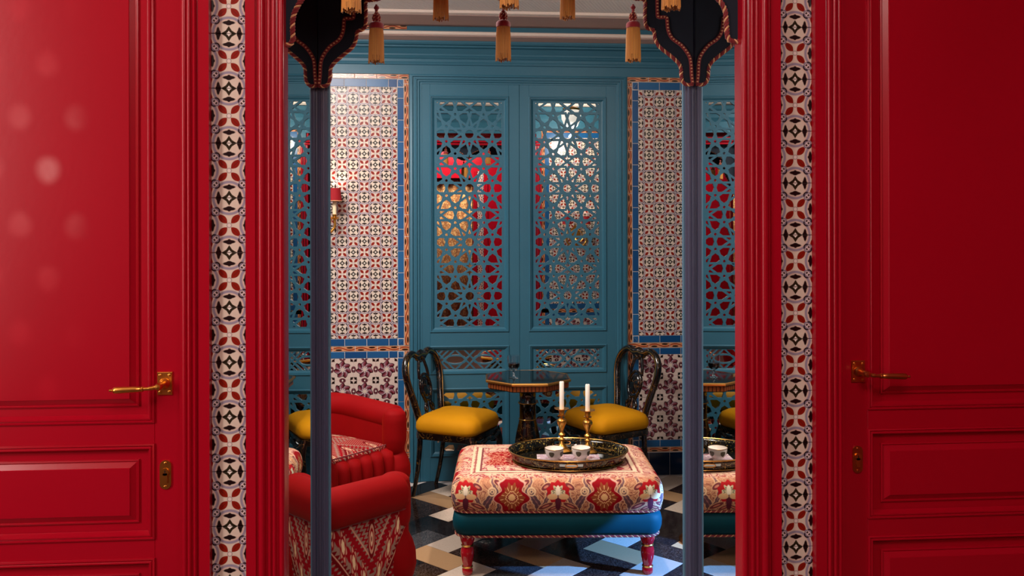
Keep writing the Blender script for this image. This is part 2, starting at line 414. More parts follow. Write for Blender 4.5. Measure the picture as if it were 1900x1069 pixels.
class MB:
    def __init__(s): s.v, s.f, s.mi, s.uv = [], [], [], []
    def add(s, vs, fs, mi=0, uv=None):
        b = len(s.v); s.v += [tuple(v) for v in vs]
        for i, f in enumerate(fs):
            s.f.append([k + b for k in f]); s.mi.append(mi)
            s.uv.append([uv[k] for k in f] if uv else [(0, 0)] * len(f))
        return s
    def box(s, x0, x1, y0, y1, z0, z1, mi=0):
        return s.add([(x0,y0,z0),(x1,y0,z0),(x1,y1,z0),(x0,y1,z0),(x0,y0,z1),(x1,y0,z1),(x1,y1,z1),(x0,y1,z1)],
                     [(0,3,2,1),(4,5,6,7),(0,1,5,4),(1,2,6,5),(2,3,7,6),(3,0,4,7)], mi)
    def prism_z(s, poly, z0, z1, mi=0):
        n = len(poly); vs = [(x,y,z0) for x,y in poly] + [(x,y,z1) for x,y in poly]
        return s.add(vs, [tuple(range(n))[::-1], tuple(range(n, 2*n))] + [(i,(i+1)%n,n+(i+1)%n,n+i) for i in range(n)], mi)
    def prism_x(s, poly, x0, x1, mi=0):            # poly of (y,z)
        n = len(poly); vs = [(x0,y,z) for y,z in poly] + [(x1,y,z) for y,z in poly]
        return s.add(vs, [tuple(range(n))[::-1], tuple(range(n, 2*n))] + [(i,(i+1)%n,n+(i+1)%n,n+i) for i in range(n)], mi)
    def prism_y(s, poly, y0, y1, mi=0):            # poly of (x,z)
        n = len(poly); vs = [(x,y0,z) for x,z in poly] + [(x,y1,z) for x,z in poly]
        return s.add(vs, [tuple(range(n)), tuple(range(n, 2*n))[::-1]] + [(i,(i+1)%n,n+(i+1)%n,n+i) for i in range(n)], mi)
    def lathe(s, prof, n=20, c=(0,0,0), mi=0, rib=None, sx=1, sy=1):
        vs = []
        for r, z in prof:
            for k in range(n):
                a = 2*PI*k/n; rr = r * (1 + (rib[1]*math.cos(rib[0]*a) if rib else 0))
                vs.append((c[0] + rr*math.cos(a)*sx, c[1] + rr*math.sin(a)*sy, c[2] + z))
        fs = [(i*n+k, i*n+(k+1)%n, (i+1)*n+(k+1)%n, (i+1)*n+k) for i in range(len(prof)-1) for k in range(n)]
        if prof[0][0] > 1e-6: fs.append(tuple(range(n))[::-1])
        if prof[-1][0] > 1e-6: fs.append(tuple(range((len(prof)-1)*n, len(prof)*n)))
        return s.add(vs, fs, mi)
    def tube(s, P, r, n=8, closed=False, mi=0, flat=None):
        P = [Vector(p) for p in P]; N = len(P)
        R = r if isinstance(r, (list, tuple)) else [r]*N
        T = []
        for i in range(N):
            a = P[i-1] if (i or closed) else P[0]; b = P[(i+1) % N] if (i < N-1 or closed) else P[-1]
            t = b - a; T.append(t.normalized() if t.length > 1e-9 else Vector((0,0,1)))
        u = T[0].orthogonal().normalized()
        if flat is not None:
            u = (Vector(flat) - T[0]*Vector(flat).dot(T[0])).normalized()
        vs = []; fr = []
        for i in range(N):
            u = (u - T[i]*u.dot(T[i]))
            u = u.normalized() if u.length > 1e-9 else T[i].orthogonal().normalized()
            w = T[i].cross(u); fr.append((u.copy(), w))
            for k in range(n):
                a = 2*PI*k/n; vs.append(P[i] + (u*math.cos(a) + w*math.sin(a))*R[i])
        M = N if closed else N-1
        fs = [(i*n+k, i*n+(k+1)%n, ((i+1)%N)*n+(k+1)%n, ((i+1)%N)*n+k) for i in range(M) for k in range(n)]
        if not closed: fs += [tuple(range(n))[::-1], tuple(range((N-1)*n, N*n))]
        s.add(vs, fs, mi); return s
    def cord(s, P, R, pitch, closed=False, mis=(0, 1), n=5, per=7):
        P = resample(P, pitch/per, closed); N = len(P)
        T = [(P[(i+1)%N if closed else min(i+1, N-1)] - P[i-1 if (closed or i) else 0]).normalized() for i in range(N)]
        u = T[0].orthogonal().normalized(); A = [[], [], []]
        for i in range(N):
            u = (u - T[i]*u.dot(T[i])).normalized(); w = T[i].cross(u); a = 2*PI*i/per
            for q in range(3):
                b = a + 2*PI*q/3; A[q].append(P[i] + (u*math.cos(b) + w*math.sin(b))*R*(.5 if q else .62))
        s.tube(A[0], R*.36, n, closed, mis[1]); s.tube(A[1], R*.54, n, closed, mis[0]); s.tube(A[2], R*.54, n, closed, mis[0]); return s
    def ring(s, x0, x1, z0, z1, prof, y=0, sgn=-1, mi=0, fill=False):
        n = len(prof); vs = []
        for i, d in prof:
            vs += [(x0+i, y+sgn*d, z0+i), (x1-i, y+sgn*d, z0+i), (x1-i, y+sgn*d, z1-i), (x0+i, y+sgn*d, z1-i)]
        fs = [(k*4+j, k*4+(j+1)%4, (k+1)*4+(j+1)%4, (k+1)*4+j) for k in range(n-1) for j in range(4)]
        if fill: fs.append(tuple((n-1)*4+j for j in range(4)))
        return s.add(vs, fs, mi)
    def rrect(s, rings, n=6, mi=0, cap=True):
        # rings of (hw, hd, corner, z)
        vs = []; m = 4*n
        for hw, hd, r, z in rings:
            for q, (sx, sy) in enumerate(((1,1),(-1,1),(-1,-1),(1,-1))):
                for k in range(n):
                    a = PI/2*q + PI/2*k/(n-1)
                    vs.append((sx*(hw-r) + r*math.cos(a), sy*(hd-r) + r*math.sin(a), z))
        fs = [(i*m+k, i*m+(k+1)%m, (i+1)*m+(k+1)%m, (i+1)*m+k) for i in range(len(rings)-1) for k in range(m)]
        if cap: fs += [tuple(range(m))[::-1], tuple(range((len(rings)-1)*m, len(rings)*m))]
        return s.add(vs, fs, mi)
    def mesh(s, name, mats, smooth=False, recalc=True):
        me = bpy.data.meshes.new(name); me.from_pydata(s.v, [], s.f)
        if not isinstance(mats, (list, tuple)): mats = [mats]
        for m in mats: me.materials.append(MATS[m])
        me.polygons.foreach_set('material_index', s.mi)
        uvl = me.uv_layers.new(name='UVMap')
        uvl.data.foreach_set('uv', [c for f in s.uv for p in f for c in p])
        if recalc:
            b = bmesh.new(); b.from_mesh(me); bmesh.ops.recalc_face_normals(b, faces=b.faces); b.to_mesh(me); b.free()
        if smooth:
            me.polygons.foreach_set('use_smooth', [True]*len(me.polygons))
            try: me.set_sharp_from_angle(angle=math.radians(smooth if smooth is not True else 50))
            except Exception: pass
        return me
    def build(s, name, mats, parent=None, smooth=False, recalc=True):
        return link(name, s.mesh(name, mats, smooth, recalc), parent)
def link(name, me, parent=None):
    o = bpy.data.objects.new(name, me); COL.objects.link(o)
    if parent: o.parent = parent
    return o
def tag(o, label, cat_, group=None):
    o['label'] = label; o['category'] = cat_
    if group: o['group'] = group
    return o
def thing(name, label, cat_, loc=(0,0,0), rz=0, group=None):
    o = bpy.data.objects.new(name, None); COL.objects.link(o); o.empty_display_size = .05
    o.location = loc; o.rotation_euler = (0, 0, rz); return tag(o, label, cat_, group)
def struct(o): o['kind'] = 'structure'; return o
def copy_tree(o, parent=None):
    c = o.copy(); COL.objects.link(c); c.parent = parent
    for ch in list(o.children): copy_tree(ch, c)
    return c

# ================================================================== STRUCTURE
ROOM_Z, HALL_Z = 2.705, 2.9
YW = 2.92            # back wall face
YI = .53             # room face of the front wall
XL, XR = -.546, .550 # opening
ZTOP = 2.36

# ---- room and hall shell
f = struct(MB().box(-2.4, 2.6, .50, 3.0, -.06, -.004).build('floor', 'grout'))
struct(MB().box(-2.6, 2.6, -4.3, .50, -.06, 0).build('floor', 'hall_floor'))
struct(MB().box(-2.4, 2.6, .5, 3.0, ROOM_Z, ROOM_Z+.1).build('ceiling', 'ceiling_paper'))
struct(MB().box(-2.6, 2.6, -4.3, .5, HALL_Z, HALL_Z+.1).build('ceiling', 'cream_paint'))
struct(MB().box(-2.5, -2.4, .5, 3.0, 0, ROOM_Z).build('wall_left', 'teal_paint'))
struct(MB().box(2.6, 2.7, .5, 3.0, 0, ROOM_Z).build('wall_right', 'teal_paint'))
struct(MB().box(-2.7, -2.6, -4.3, .0, 0, HALL_Z).build('wall_hall_left', 'red_paint'))
struct(MB().box(2.6, 2.7, -4.3, .0, 0, HALL_Z).build('wall_hall_right', 'red_paint'))
wf = MB()
wf.box(-2.7, XL-.022, .022, YI-.01, 0, HALL_Z); wf.box(.60, 2.7, .022, YI-.01, 0, HALL_Z); wf.box(XL-.022, .60, .05, YI-.01, ZTOP, HALL_Z)
wall_front = struct(wf.build('wall_front', 'red_paint'))
wi = MB(); wi.box(-2.4, XL-.02, YI-.01, YI, 0, ROOM_Z); wi.box(.62, 2.6, YI-.01, YI, 0, ROOM_Z); wi.box(XL-.02, .62, YI-.01, YI, ZTOP, ROOM_Z)
wi.build('inner_face', 'teal_paint', wall_front)

# ---- hall back wall with its own doorway, seen in the mirrors
wb = MB(); wb.box(-2.7, -.85, -4.3, -4.2, 0, HALL_Z); wb.box(.20, 2.7, -4.3, -4.2, 0, HALL_Z); wb.box(-.85, .20, -4.3, -4.2, 2.3, HALL_Z)
wall_hall = struct(wb.build('wall_hall_back', 'red_paint'))
for x in (-.99, .26):
    m = MB(); p = MB()
    m.add([(x,-4.195,0),(x+.09,-4.195,0),(x+.09,-4.195,2.4),(x,-4.195,2.4)], [(0,1,2,3)], 0, [(.17,0),(.83,0),(.83,18.6),(.17,18.6)])
    m.build('tile_strip', 'flower_tile', wall_hall)
for x in (-.86, .20, .36):
    m = MB()
    for k in range(3): m.tube([(x+.012+k*.016, -4.195, 0), (x+.012+k*.016, -4.195, 2.4)], .009, 8)
    m.build('reed_moulding', 'red_paint', wall_hall, smooth=True)
def curtain(x0, x1, y, label):
    m = MB(); n = 60; vs = []
    for i in range(n+1):
        t = i/n; x = x0+(x1-x0)*t
        for z in (0.02, 2.28): vs.append((x, y + .035*math.sin(t*2*PI*7), z))
    m.add(vs, [(2*i, 2*i+2, 2*i+3, 2*i+1) for i in range(n)])
    o = m.build('curtain', 'gold_curtain', smooth=True); md = o.modifiers.new('s', 'SOLIDIFY'); md.thickness = .006
    tag(o, label, 'curtain')
curtain(-.84, .19, -4.36, 'gold patterned curtain closing the far hall doorway, seen in the lattice mirrors')
struct(MB().box(-2.7, 2.7, -4.6, -4.45, 0, HALL_Z).build('wall_hall_end', 'red_paint'))

# ---- room floor: herringbone marble
FS = .146
vis, rest = [], {k: MB() for k in ('white_marble', 'beige_marble', 'black_marble', 'brown_marble', 'grey_marble')}
meshes = {}
def floor_mesh(kind, hor):
    key = (kind, hor)
    if key not in meshes:
        g = .0008; L, W = FS*2 - 2*g, FS - 2*g
        if not hor: L, W = W, L
        m = MB(); c_, s_ = math.cos(-PI/4), math.sin(-PI/4)
        q = [(-L/2, -W/2), (L/2, -W/2), (L/2, W/2), (-L/2, W/2)]
        q = [(x*c_ - y*s_, x*s_ + y*c_) for x, y in q]
        m.prism_z(q, -.010, 0); meshes[key] = m.mesh('floor_tile', kind)
    return meshes[key]
cells = []
for i in range(-60, 60):
    for j in range(-60, 60):
        d = (i - j) % 4
        if d == 0: cx, cy, hor = i + 1, j + .5, True
        elif d == 3: cx, cy, hor = i + .5, j + 1, False
        else: continue
        k, n = (i + j) // 2, (i - j) // 4      # along / across the zigzag
        X = (cx + cy) * FS / math.sqrt(2) + .04; Y = (-cx + cy) * FS / math.sqrt(2) + 1.80
        if not (-2.2 < X < 2.3 and .62 < Y < 2.86): continue
        if hor: kind = 'beige_marble' if (n % 2 == 0 and k % 2 == 0) else random.choice(['black_marble', 'brown_marble', 'black_marble'])
        else: kind = 'white_marble' if k % 2 == 0 else random.choice(['black_marble', 'brown_marble', 'brown_marble', 'black_marble', 'grey_marble', 'black_marble'])
        near = -1.1 < X < 1.5 and .80 < Y < 2.9
        cells.append((X, Y, kind, hor, near))
cells.sort(key=lambda c: (not c[4], (c[0]-.25)**2 + (c[1]-1.9)**2))
for idx, (X, Y, kind, hor, near) in enumerate(cells):
    if near and idx < 285:
        o = link('floor_tile', floor_mesh(kind, hor), f); o.location = (X, Y, random.uniform(-.0003, .0003))
    else:
        m = floor_mesh(kind, hor)
        rest[kind].add([(v.co.x+X, v.co.y+Y, v.co.z) for v in m.vertices], [tuple(p.vertices) for p in m.polygons])
big = MB(); names = list(rest)
for a, k in enumerate(names):
    if rest[k].v: big.add(rest[k].v, rest[k].f, a)
o = big.build('outer_floor_tiles', names, f, recalc=False); o['kind'] = 'stuff'

# ---- doorway mouldings on the hall side (reeded jambs)
def vprofile(pts, z0, z1, yb=.03):
    poly = [(x, -y) for x, y in pts]
    poly += [(pts[-1][0], yb), (pts[0][0], yb)]
    return MB().prism_z(poly, z0, z1)
def arc(x0, x1, y, h, n=7):
    return [(x0 + (x1-x0)*(1-math.cos(PI*k/n))/2, y + h*math.sin(PI*k/n)) for k in range(n+1)]
jamb = [(0, .020), (.022, .020), (.023, .014), (.027, .014), (.028, .020)] + arc(.029, .046, .020, .009) + [(.049, .020)] \
     + arc(.051, .059, .020, .005) + arc(.061, .070, .020, .005) + [(.073, .020)] + arc(.076, .0885, .018, .007) + [(.089, .0)]
arch = [(0, .012), (.004, .012), (.006, .018)] + arc(.008, .018, .018, .004) + arc(.020, .030, .018, .007) + [(.032, .018)] + arc(.033, .043, .018, .008) \
     + [(.045, .017), (.046, .022), (.066, .022), (.0705, .022)]
tn = 0
def trim(pts, z0, z1, mname='red_paint', yb=.03):
    global tn; tn += 1
    return struct(vprofile(pts, z0, z1, yb).build('trim_%d' % tn, mname, smooth=35))
TL0, TL1, TR0, TR1 = -.7185, -.6355, .6485, .7355
DL, DR = -.789, .813
trim([(TL1 + x, y) for x, y in jamb], 0, 2.62)
sx = (TR0 - XR) / .089
trim([(TR0 - x*sx, y) for x, y in jamb][::-1], 0, 2.62)
trim([(DL + .001 + x, y) for x, y in arch], 0, 2.5)
sx = (DR - TR1) / .0705
trim([(DR - .001 - x*sx, y) for x, y in arch][::-1], 0, 2.5)

# ---- tile strips on the hall side
def tile_mesh(w, h, u0, u1, v0, v1, mname, th=.008, bev=.0012, mitre=0):
    key = tuple(round(q, 4) for q in (w, h, u0, u1, v0, v1, th)) + (mname,)
    if key in meshes: return meshes[key]
    b = bev
    vs = [(0,0,0),(w,0,0),(w,0,h),(0,0,h), (0,-th+b,0),(w,-th+b,0),(w,-th+b,h),(0,-th+b,h), (b,-th,b),(w-b,-th,b),(w-b,-th,h-b),(b,-th,h-b)]
    du, dv = (u1-u0)*b/w, (v1-v0)*b/h
    uv = [(u0,v0),(u1,v0),(u1,v1),(u0,v1)]*2 + [(u0+du,v0+dv),(u1-du,v0+dv),(u1-du,v1-dv),(u0+du,v1-dv)]
    fs = [(8,9,10,11)] + [(4+i,4+(i+1)%4,8+(i+1)%4,8+i) for i in range(4)] + [(i,(i+1)%4,4+(i+1)%4,4+i) for i in range(4)]
    me = MB().add(vs, fs, 0, uv).mesh('tile', mname, recalc=False); meshes[key] = me; return me
TP = .1286
def strip(x0, x1, z_grout, side):
    global tn; tn += 1
    w = x1 - x0
    p = struct(MB().box(x0, x1, .006, .03, 0, 2.62).build('trim_%d' % tn, 'grout'))
    z = z_grout - TP*15; g = .0007
    hu = w / TP / 2
    k = 0
    while z < 2.6:
        a, b = max(z, .002), min(z + TP, 2.62)
        if b - a > .01:
            o = link('tile', tile_mesh(w-.002, b-a-2*g, .5-hu, .5+hu, (a-z)/TP, (b-z)/TP, 'flower_tile'), p)
            o.location = (x0+.001, .006 + random.uniform(-.0004, .0004), a+g)
        z += TP
strip(TL0, TL1, 1.919, 'l'); strip(TR0, TR1, 1.958, 'r')

# ---- the two red doors
PAN = [(1.006, 2.22), (.733, .957), (.16, .689)]
def red_door(n, xe, s, xo):
    # xe: lock-side edge, s: direction from the lock edge to the hinges, xo: panel moulding edge
    W = .92; xh = xe + s*W
    xa, xb = sorted((xe, xh))
    d = struct(MB().box(xa+.002, xb, .024, .05, .01, 2.36).build('door_%d' % n, 'red_paint'))
    xi, xj = xo, xh - s*.10
    def bx(name, x0, x1, z0, z1):
        a, b = sorted((x0, x1)); MB().ring(a, b, z0, z1, [(0, -.012), (0, -.0004), (.0012, .0008)], .012, fill=True).build(name, 'red_paint', d)
    bx('stile', xe, xi, .01, 2.36); bx('stile', xj, xh, .01, 2.36)
    zs = [.01] + [z for p in sorted(PAN) for z in p] + [2.36]
    for k in range(0, len(zs), 2): bx('rail', xi, xj, zs[k], zs[k+1])
    a, b = sorted((xi, xj))
    for z0, z1 in PAN:
        pr = [(-.001, 0), (0, .005), (.0035, .0065), (.0055, .003), (.008, .0055), (.011, .0058), (.0135, .001), (.016, -.004), (.0185, -.007)]
        MB().ring(a, b, z0, z1, pr, .012).build('panel_moulding', 'red_paint', d, smooth=35)
        pr = [(.0, -.0085), (.037, -.0085), (.038, -.0045), (.041, -.0035), (.0425, -.0065), (.0445, -.006), (.056, .001), (.057, .0025), (.058, .0025)]
        MB().ring(a, b, z0, z1, pr, .012, fill=True).build('raised_panel', 'red_paint', d)
    return d
door_l = red_door(1, DL, -1, -.852); door_r = red_door(2, DR, 1, .883)
def lever(door, x, z, s, mt):
    y0 = .0112
    pl = MB().ring(x-.018, x+.018, z-.0275, z+.0275, [(0, 0), (.0006, .003), (.002, .0042)], y0, fill=True).build('handle_plate', mt, door)
    for sx_ in (-1, 1):
        for sz_ in (-1, 1):
            m = MB(); m.lathe([(.0034, 0), (.0034, .0008), (.0022, .0016), (0, .0012)], 10)
            o = m.build('screw', 'brass', pl, smooth=True); o.rotation_euler = (PI/2, 0, 0)
            o.location = (x + sx_*.0105, y0-.0042, z + sz_*.0195)
    m = MB()
    m.lathe([(.013, 0), (.0125, .004), (.010, .006), (.0075, .010), (.007, .028), (.0085, .034), (.0085, .044), (.006, .049), (0, .050)], 18)
    o = m.build('rose', mt, pl, smooth=True); o.rotation_euler = (PI/2, 0, 0); o.location = (x, y0-.004, z)
    y = y0 - .046
    P = [(x, y, z), (x+s*.018, y-.004, z-.003), (x+s*.034, y-.004, z-.004)]
    m = MB(); m.tube(cat(P, 6), [.0065]*3 + [.005]*4 + [.0042]*6, 10)
    prof = [(.0042, .032), (.0064, .033), (.0064, .036), (.0046, .037), (.0062, .039), (.0070, .050), (.0076, .075), (.0080, .092), (.0072, .097), (.004, .100), (.0026, .102), (.0032, .104), (.0030, .107), (0, .109)]
    b = MB(); b.lathe(prof, 14); vs = [(x + s*q[2], y-.004 + q[0], z-.004 + q[1] - (.03*(q[2]-.03))*1.0) for q in b.v]
    m.add(vs, b.f)
    m.build('lever', mt, pl, smooth=True)
def escutcheon(door, x, z, mt):
    y0 = .0112; P = []
    for k in range(12): P.append((math.cos(PI*k/11), math.sin(PI*k/11)))
    out = [(x + .013*c, z + .021 + .013*s_) for c, s_ in P] + [(x - .013*c, z - .021 - .013*s_) for c, s_ in P]
    e = MB().prism_y(out, y0, y0-.0035).build('escutcheon', mt, door)
    m = MB(); circ = [(x + .0086*math.cos(2*PI*k/20), z + .007 + .0086*math.sin(2*PI*k/20)) for k in range(20)]
    m.prism_y(circ, y0-.0035, y0-.0065); m.box(x-.005, x+.005, y0-.0065, y0-.0035, z-.0185, z+.004)
    m.build('lock_cylinder', 'brass', e, smooth=30)
    m = MB(); m.prism_y([(x + .0012*math.cos(2*PI*k/8), z+.007+.0045*math.sin(2*PI*k/8)) for k in range(8)], y0-.0067, y0-.0064)
    m.build('keyhole', 'keyhole_dark', e)
    for dz in (-.028, .027):
        m = MB(); m.lathe([(.0032, 0), (.0032, .0008), (.002, .0014), (0, .001)], 10)
        o = m.build('screw', mt, e, smooth=True); o.rotation_euler = (PI/2, 0, 0); o.location = (x, y0-.0035, z+dz)
lever(door_l, -.828, 1.098, -1, 'brass'); escutcheon(door_l, -.827, .884, 'brass')
lever(door_r, .858, 1.102, 1, 'brass_dark'); escutcheon(door_r, .856, .882, 'brass_dark')

# ---- mirrored reveals and inner posts
def mirror(p0, p1, label):
    (x0, y0), (x1, y1) = p0, p1
    s = -1 if x0 < 0 else 1
    o = MB().prism_z([(x0, y0), (x1, y1), (x1+s*.006, y1), (x0+s*.006, y0)], .0, ZTOP-.005).build('mirror_panel', 'mirror')
    tag(o, label, 'mirror', 'mirror panels lining the doorway')
mirror((-.5590, .031), (-.5448, .494), 'tall mirror panel lining the doorway on the side of the red armchairs')
mirror((.5505, .031), (.5845, .494), 'tall mirror panel lining the doorway on the side reflecting the ottoman')
def post(x, s, yy):
    global tn; tn += 1
    # s: direction into the opening
    P = [(0, 0), (.003, 0), (.004, -.003), (.008, -.003), (.009, 0), (.013, 0)]
    w = .024
    pts = [(x, .494), (x + s*.005, .492), (x + s*.006, .4955), (x + s*.010, .4955), (x + s*.0115, .492), (x + s*.016, .4925), (x + s*.017, .497), (x + s*w, .499), (x + s*w, .532), (x, .532)]
    o = struct(MB().prism_z(pts if s > 0 else pts[::-1], 0, ZTOP-.01).build('trim_%d' % tn, 'post_paint'))
    b = MB(); b.tube([(x + s*(w+.001), .512, 0), (x + s*(w+.001), .512, ZTOP-.012)], .006, 8)
    b.build('corner_bead', 'post_light', o, smooth=True)
post(-.5448, 1, 0); post(.5845, -1, 0)

# ================================================================== BACK WALL
PL1 = -.394; PR0 = .911           # outer edges of the tiled panels beside the door
CX = .2585                         # centre of the double door
wall_back = struct(MB().box(-2.4, 2.6, YW+.03, YW+.12, 0, ROOM_Z).build('wall_back', 'teal_paint'))
m = MB(); m.box(PL1+.002, PR0-.002, YW, YW+.03, 2.345, 2.402); m.box(-2.4, 2.6, YW, YW+.03, 2.402, 2.60)
m.build('frieze', 'teal_paint', wall_back)
m = MB()   # cornice steps: teal
y = YW
m.prism_x([(y, 2.455), (y-.006, 2.457), (y-.010, 2.470), (y-.006, 2.474), (y-.006, 2.490), (y-.014, 2.496), (y-.018, 2.505), (y-.012, 2.510), (y-.012, 2.52), (y-.03, 2.548), (y-.046, 2.554), (y-.046, 2.562), (y-.060, 2.566), (y-.066, 2.576), (y-.066, 2.586), (y, 2.586)], -2.4, 2.6)
m.build('teal_cornice', 'teal_paint', wall_back, smooth=30)
m = MB(); m.prism_x([(y, 2.586), (y-.062, 2.586), (y-.115, 2.600), (y-.115, 2.606), (y, 2.606)], -2.4, 2.6); m.build('cove', 'cove_shade', wall_back)
m = MB(); m.prism_x([(y, 2.606), (y-.125, 2.606), (y-.132, 2.612), (y-.128, 2.622), (y-.120, 2.628), (y, 2.628)], -2.4, 2.6); m.build('cove_lip', 'cream_paint', wall_back, smooth=30)
m = MB(); m.box(-2.4, 2.6, y-.09, y, 2.628, 2.668); m.build('cove_reflection', 'teal_paint', wall_back)  # plain teal stands in for the wall's reflection in the cornice slit
m = MB(); m.add([(-.9, y-.092, 2.640), (-.40, y-.092, 2.640), (-.40, y-.092, 2.668), (-.9, y-.092, 2.668)], [(0,1,2,3)], 0, [(0,0),(3.9,0),(3.9,1),(0,1)]); m.build('liner_reflection', 'liner_tile', wall_back)  # tile border's reflection imitated with a printed strip
m = MB(); m.prism_x([(y, 2.662), (y-.13, 2.662), (y-.255, 2.683), (y-.255, 2.69), (y, 2.69)], -2.4, 2.6); m.build('upper_cove', 'cove_shade', wall_back)
m = MB(); m.prism_x([(y, 2.69), (y-.265, 2.686), (y-.285, 2.690), (y-.29, 2.70), (y-.29, 2.704), (y, 2.704)], -2.4, 2.6); m.build('upper_lip', 'cream_paint', wall_back, smooth=30)

# ---- tiled panels on the back wall
def put(parent, w, h, x, z, mname, u=(0, 1), v=(0, 1), y=YW+.012, rot=0):
    o = link('tile', tile_mesh(w, h, u[0], u[1], v[0], v[1], mname), parent)
    o.location = (x, y + random.uniform(-.0005, .0005), z)
    if rot: o.rotation_euler = (0, rot, 0)
    return o
Z_TOP, Z_F1, Z_F0, Z_L1, Z_L0, Z_G1, Z_G0 = 2.402, 2.324, .845, .806, .766, .729, .215
g = .0032
def row(parent, x0, x1, z0, z1, mname, L, vertical, along, aligned=None):
    # a run of border tiles
    a0, a1 = (z0, z1) if vertical else (x0, x1)
    q = a0
    while q < a1 - .004:
        r = min(q + L, a1); ln = r - q - g
        if vertical:
            w = x1 - x0 - g
            o = link('tile', tile_mesh(ln, w, 0, ln/L, 0, 1, mname), parent)
            o.rotation_euler = (0, -PI/2, 0); o.location = (x1 - g/2, YW+.012 + random.uniform(-.0004, .0004), q + g/2)
        else:
            o = link('tile', tile_mesh(ln, z1-z0-g, 0, ln/L, 0, 1, mname), parent)
            o.location = (q + g/2, YW+.012 + random.uniform(-.0004, .0004), z0 + g/2)
        q = r
def tile_panel(xa, xb, inner_left):
    """inner_left: the edge beside the door is the left one; xa..xb full outer width"""
    p = MB().box(xa, xb, YW+.0062, YW+.03, 0, Z_TOP).build('tile_panel', 'grout', wall_back)
    lw, bw = .030, .038
    # outer scroll liner and blue border, upper panel and lower panel
    row(p, xa, xb, Z_TOP-lw, Z_TOP, 'liner_tile', TP, False, 0)
    row(p, xa, xb, Z_L0+.004, Z_L1-.004, 'liner_tile', TP, False, 0)
    row(p, xa, xb, .142, .172, 'liner_tile', TP, False, 0)
    for q0, q1 in ((Z_L1-.004, Z_TOP-lw), (.172, Z_L0+.004)):
        row(p, xa, xa+lw, q0, q1, 'liner_tile', TP, True, 0); row(p, xb-lw, xb, q0, q1, 'liner_tile', TP, True, 0)
    for q0, q1, f0, f1 in ((Z_L1-.004, Z_TOP-lw, Z_F0, Z_F1), (.172, Z_L0+.004, Z_G0, Z_G1)):
        row(p, xa+lw, xa+lw+bw, f0, f1, 'blue_tile', TP, True, 0); row(p, xb-lw-bw, xb-lw, f0, f1, 'blue_tile', TP, True, 0)
        for z0, z1 in ((f1, q1), (q0, f0)):
            row(p, xa+lw+bw, xb-lw-bw, z0, z1, 'blue_tile', TP, False, 0)
            for xx in (xa+lw, xb-lw-bw):      # mitred corners
                flip = (xx == xa+lw) == (z0 == f1)
                A, B, C_, D = (xx+g, z0+g), (xx+bw-g, z0+g), (xx+bw-g, z1-g), (xx+g, z1-g)
                h = .0006
                t1, t2 = ((A, B, D), (B, C_, D)) if not flip else ((A, B, C_), (A, C_, D))
                for t in (t1, t2):
                    cx_, cz_ = sum(q[0] for q in t)/3, sum(q[1] for q in t)/3
                    t = [(q[0] + (cx_-q[0])*.06, q[1] + (cz_-q[1])*.06) for q in t]
                    MB().prism_y(t, YW+.012, YW+.004).build('tile', 'blue_tile', p)
    # field tiles
    for f0, f1, mname, zs in ((Z_F0, Z_F1, 'flower_tile', Z_F0), (Z_G0, Z_G1, 'swirl_tile', Z_G0)):
        x0, x1 = xa+lw+bw, xb-lw-bw
        n = 0; z = f0 - (0 if mname == 'swirl_tile' else .55*TP)
        while z < f1 - .004:
            a, b = max(z, f0), min(z+TP, f1)
            if b - a > .006:
                if inner_left: xs = x0; step = 1
                else: xs = x1; step = -1
                q = xs
                while (q < x1-.004) if step > 0 else (q > x0+.004):
                    r = q + step*TP; r = min(r, x1) if step > 0 else max(r, x0)
                    l_, r_ = min(q, r), max(q, r)
                    frac = (r_-l_)/TP
                    u = (0, frac) if step > 0 else (1-frac, 1)
                    gg = .0005
                    put(p, r_-l_-2*gg, b-a-2*gg, l_+gg, a+gg, mname, u, ((a-z)/TP, (b-z)/TP))
                    q = r
            z += TP
    # navy skirting tiles
    q = xa
    while q < xb - .004:
        r = min(q+.128, xb)
        put(p, r-q-.002, .136, q+.001, .002, 'navy_tile'); q = r
    return p
tile_panel(PL1 - .068*2 - TP*6.4, PL1, False)
tile_panel(PR0, PR0 + .068*2 + TP*6.4, True)

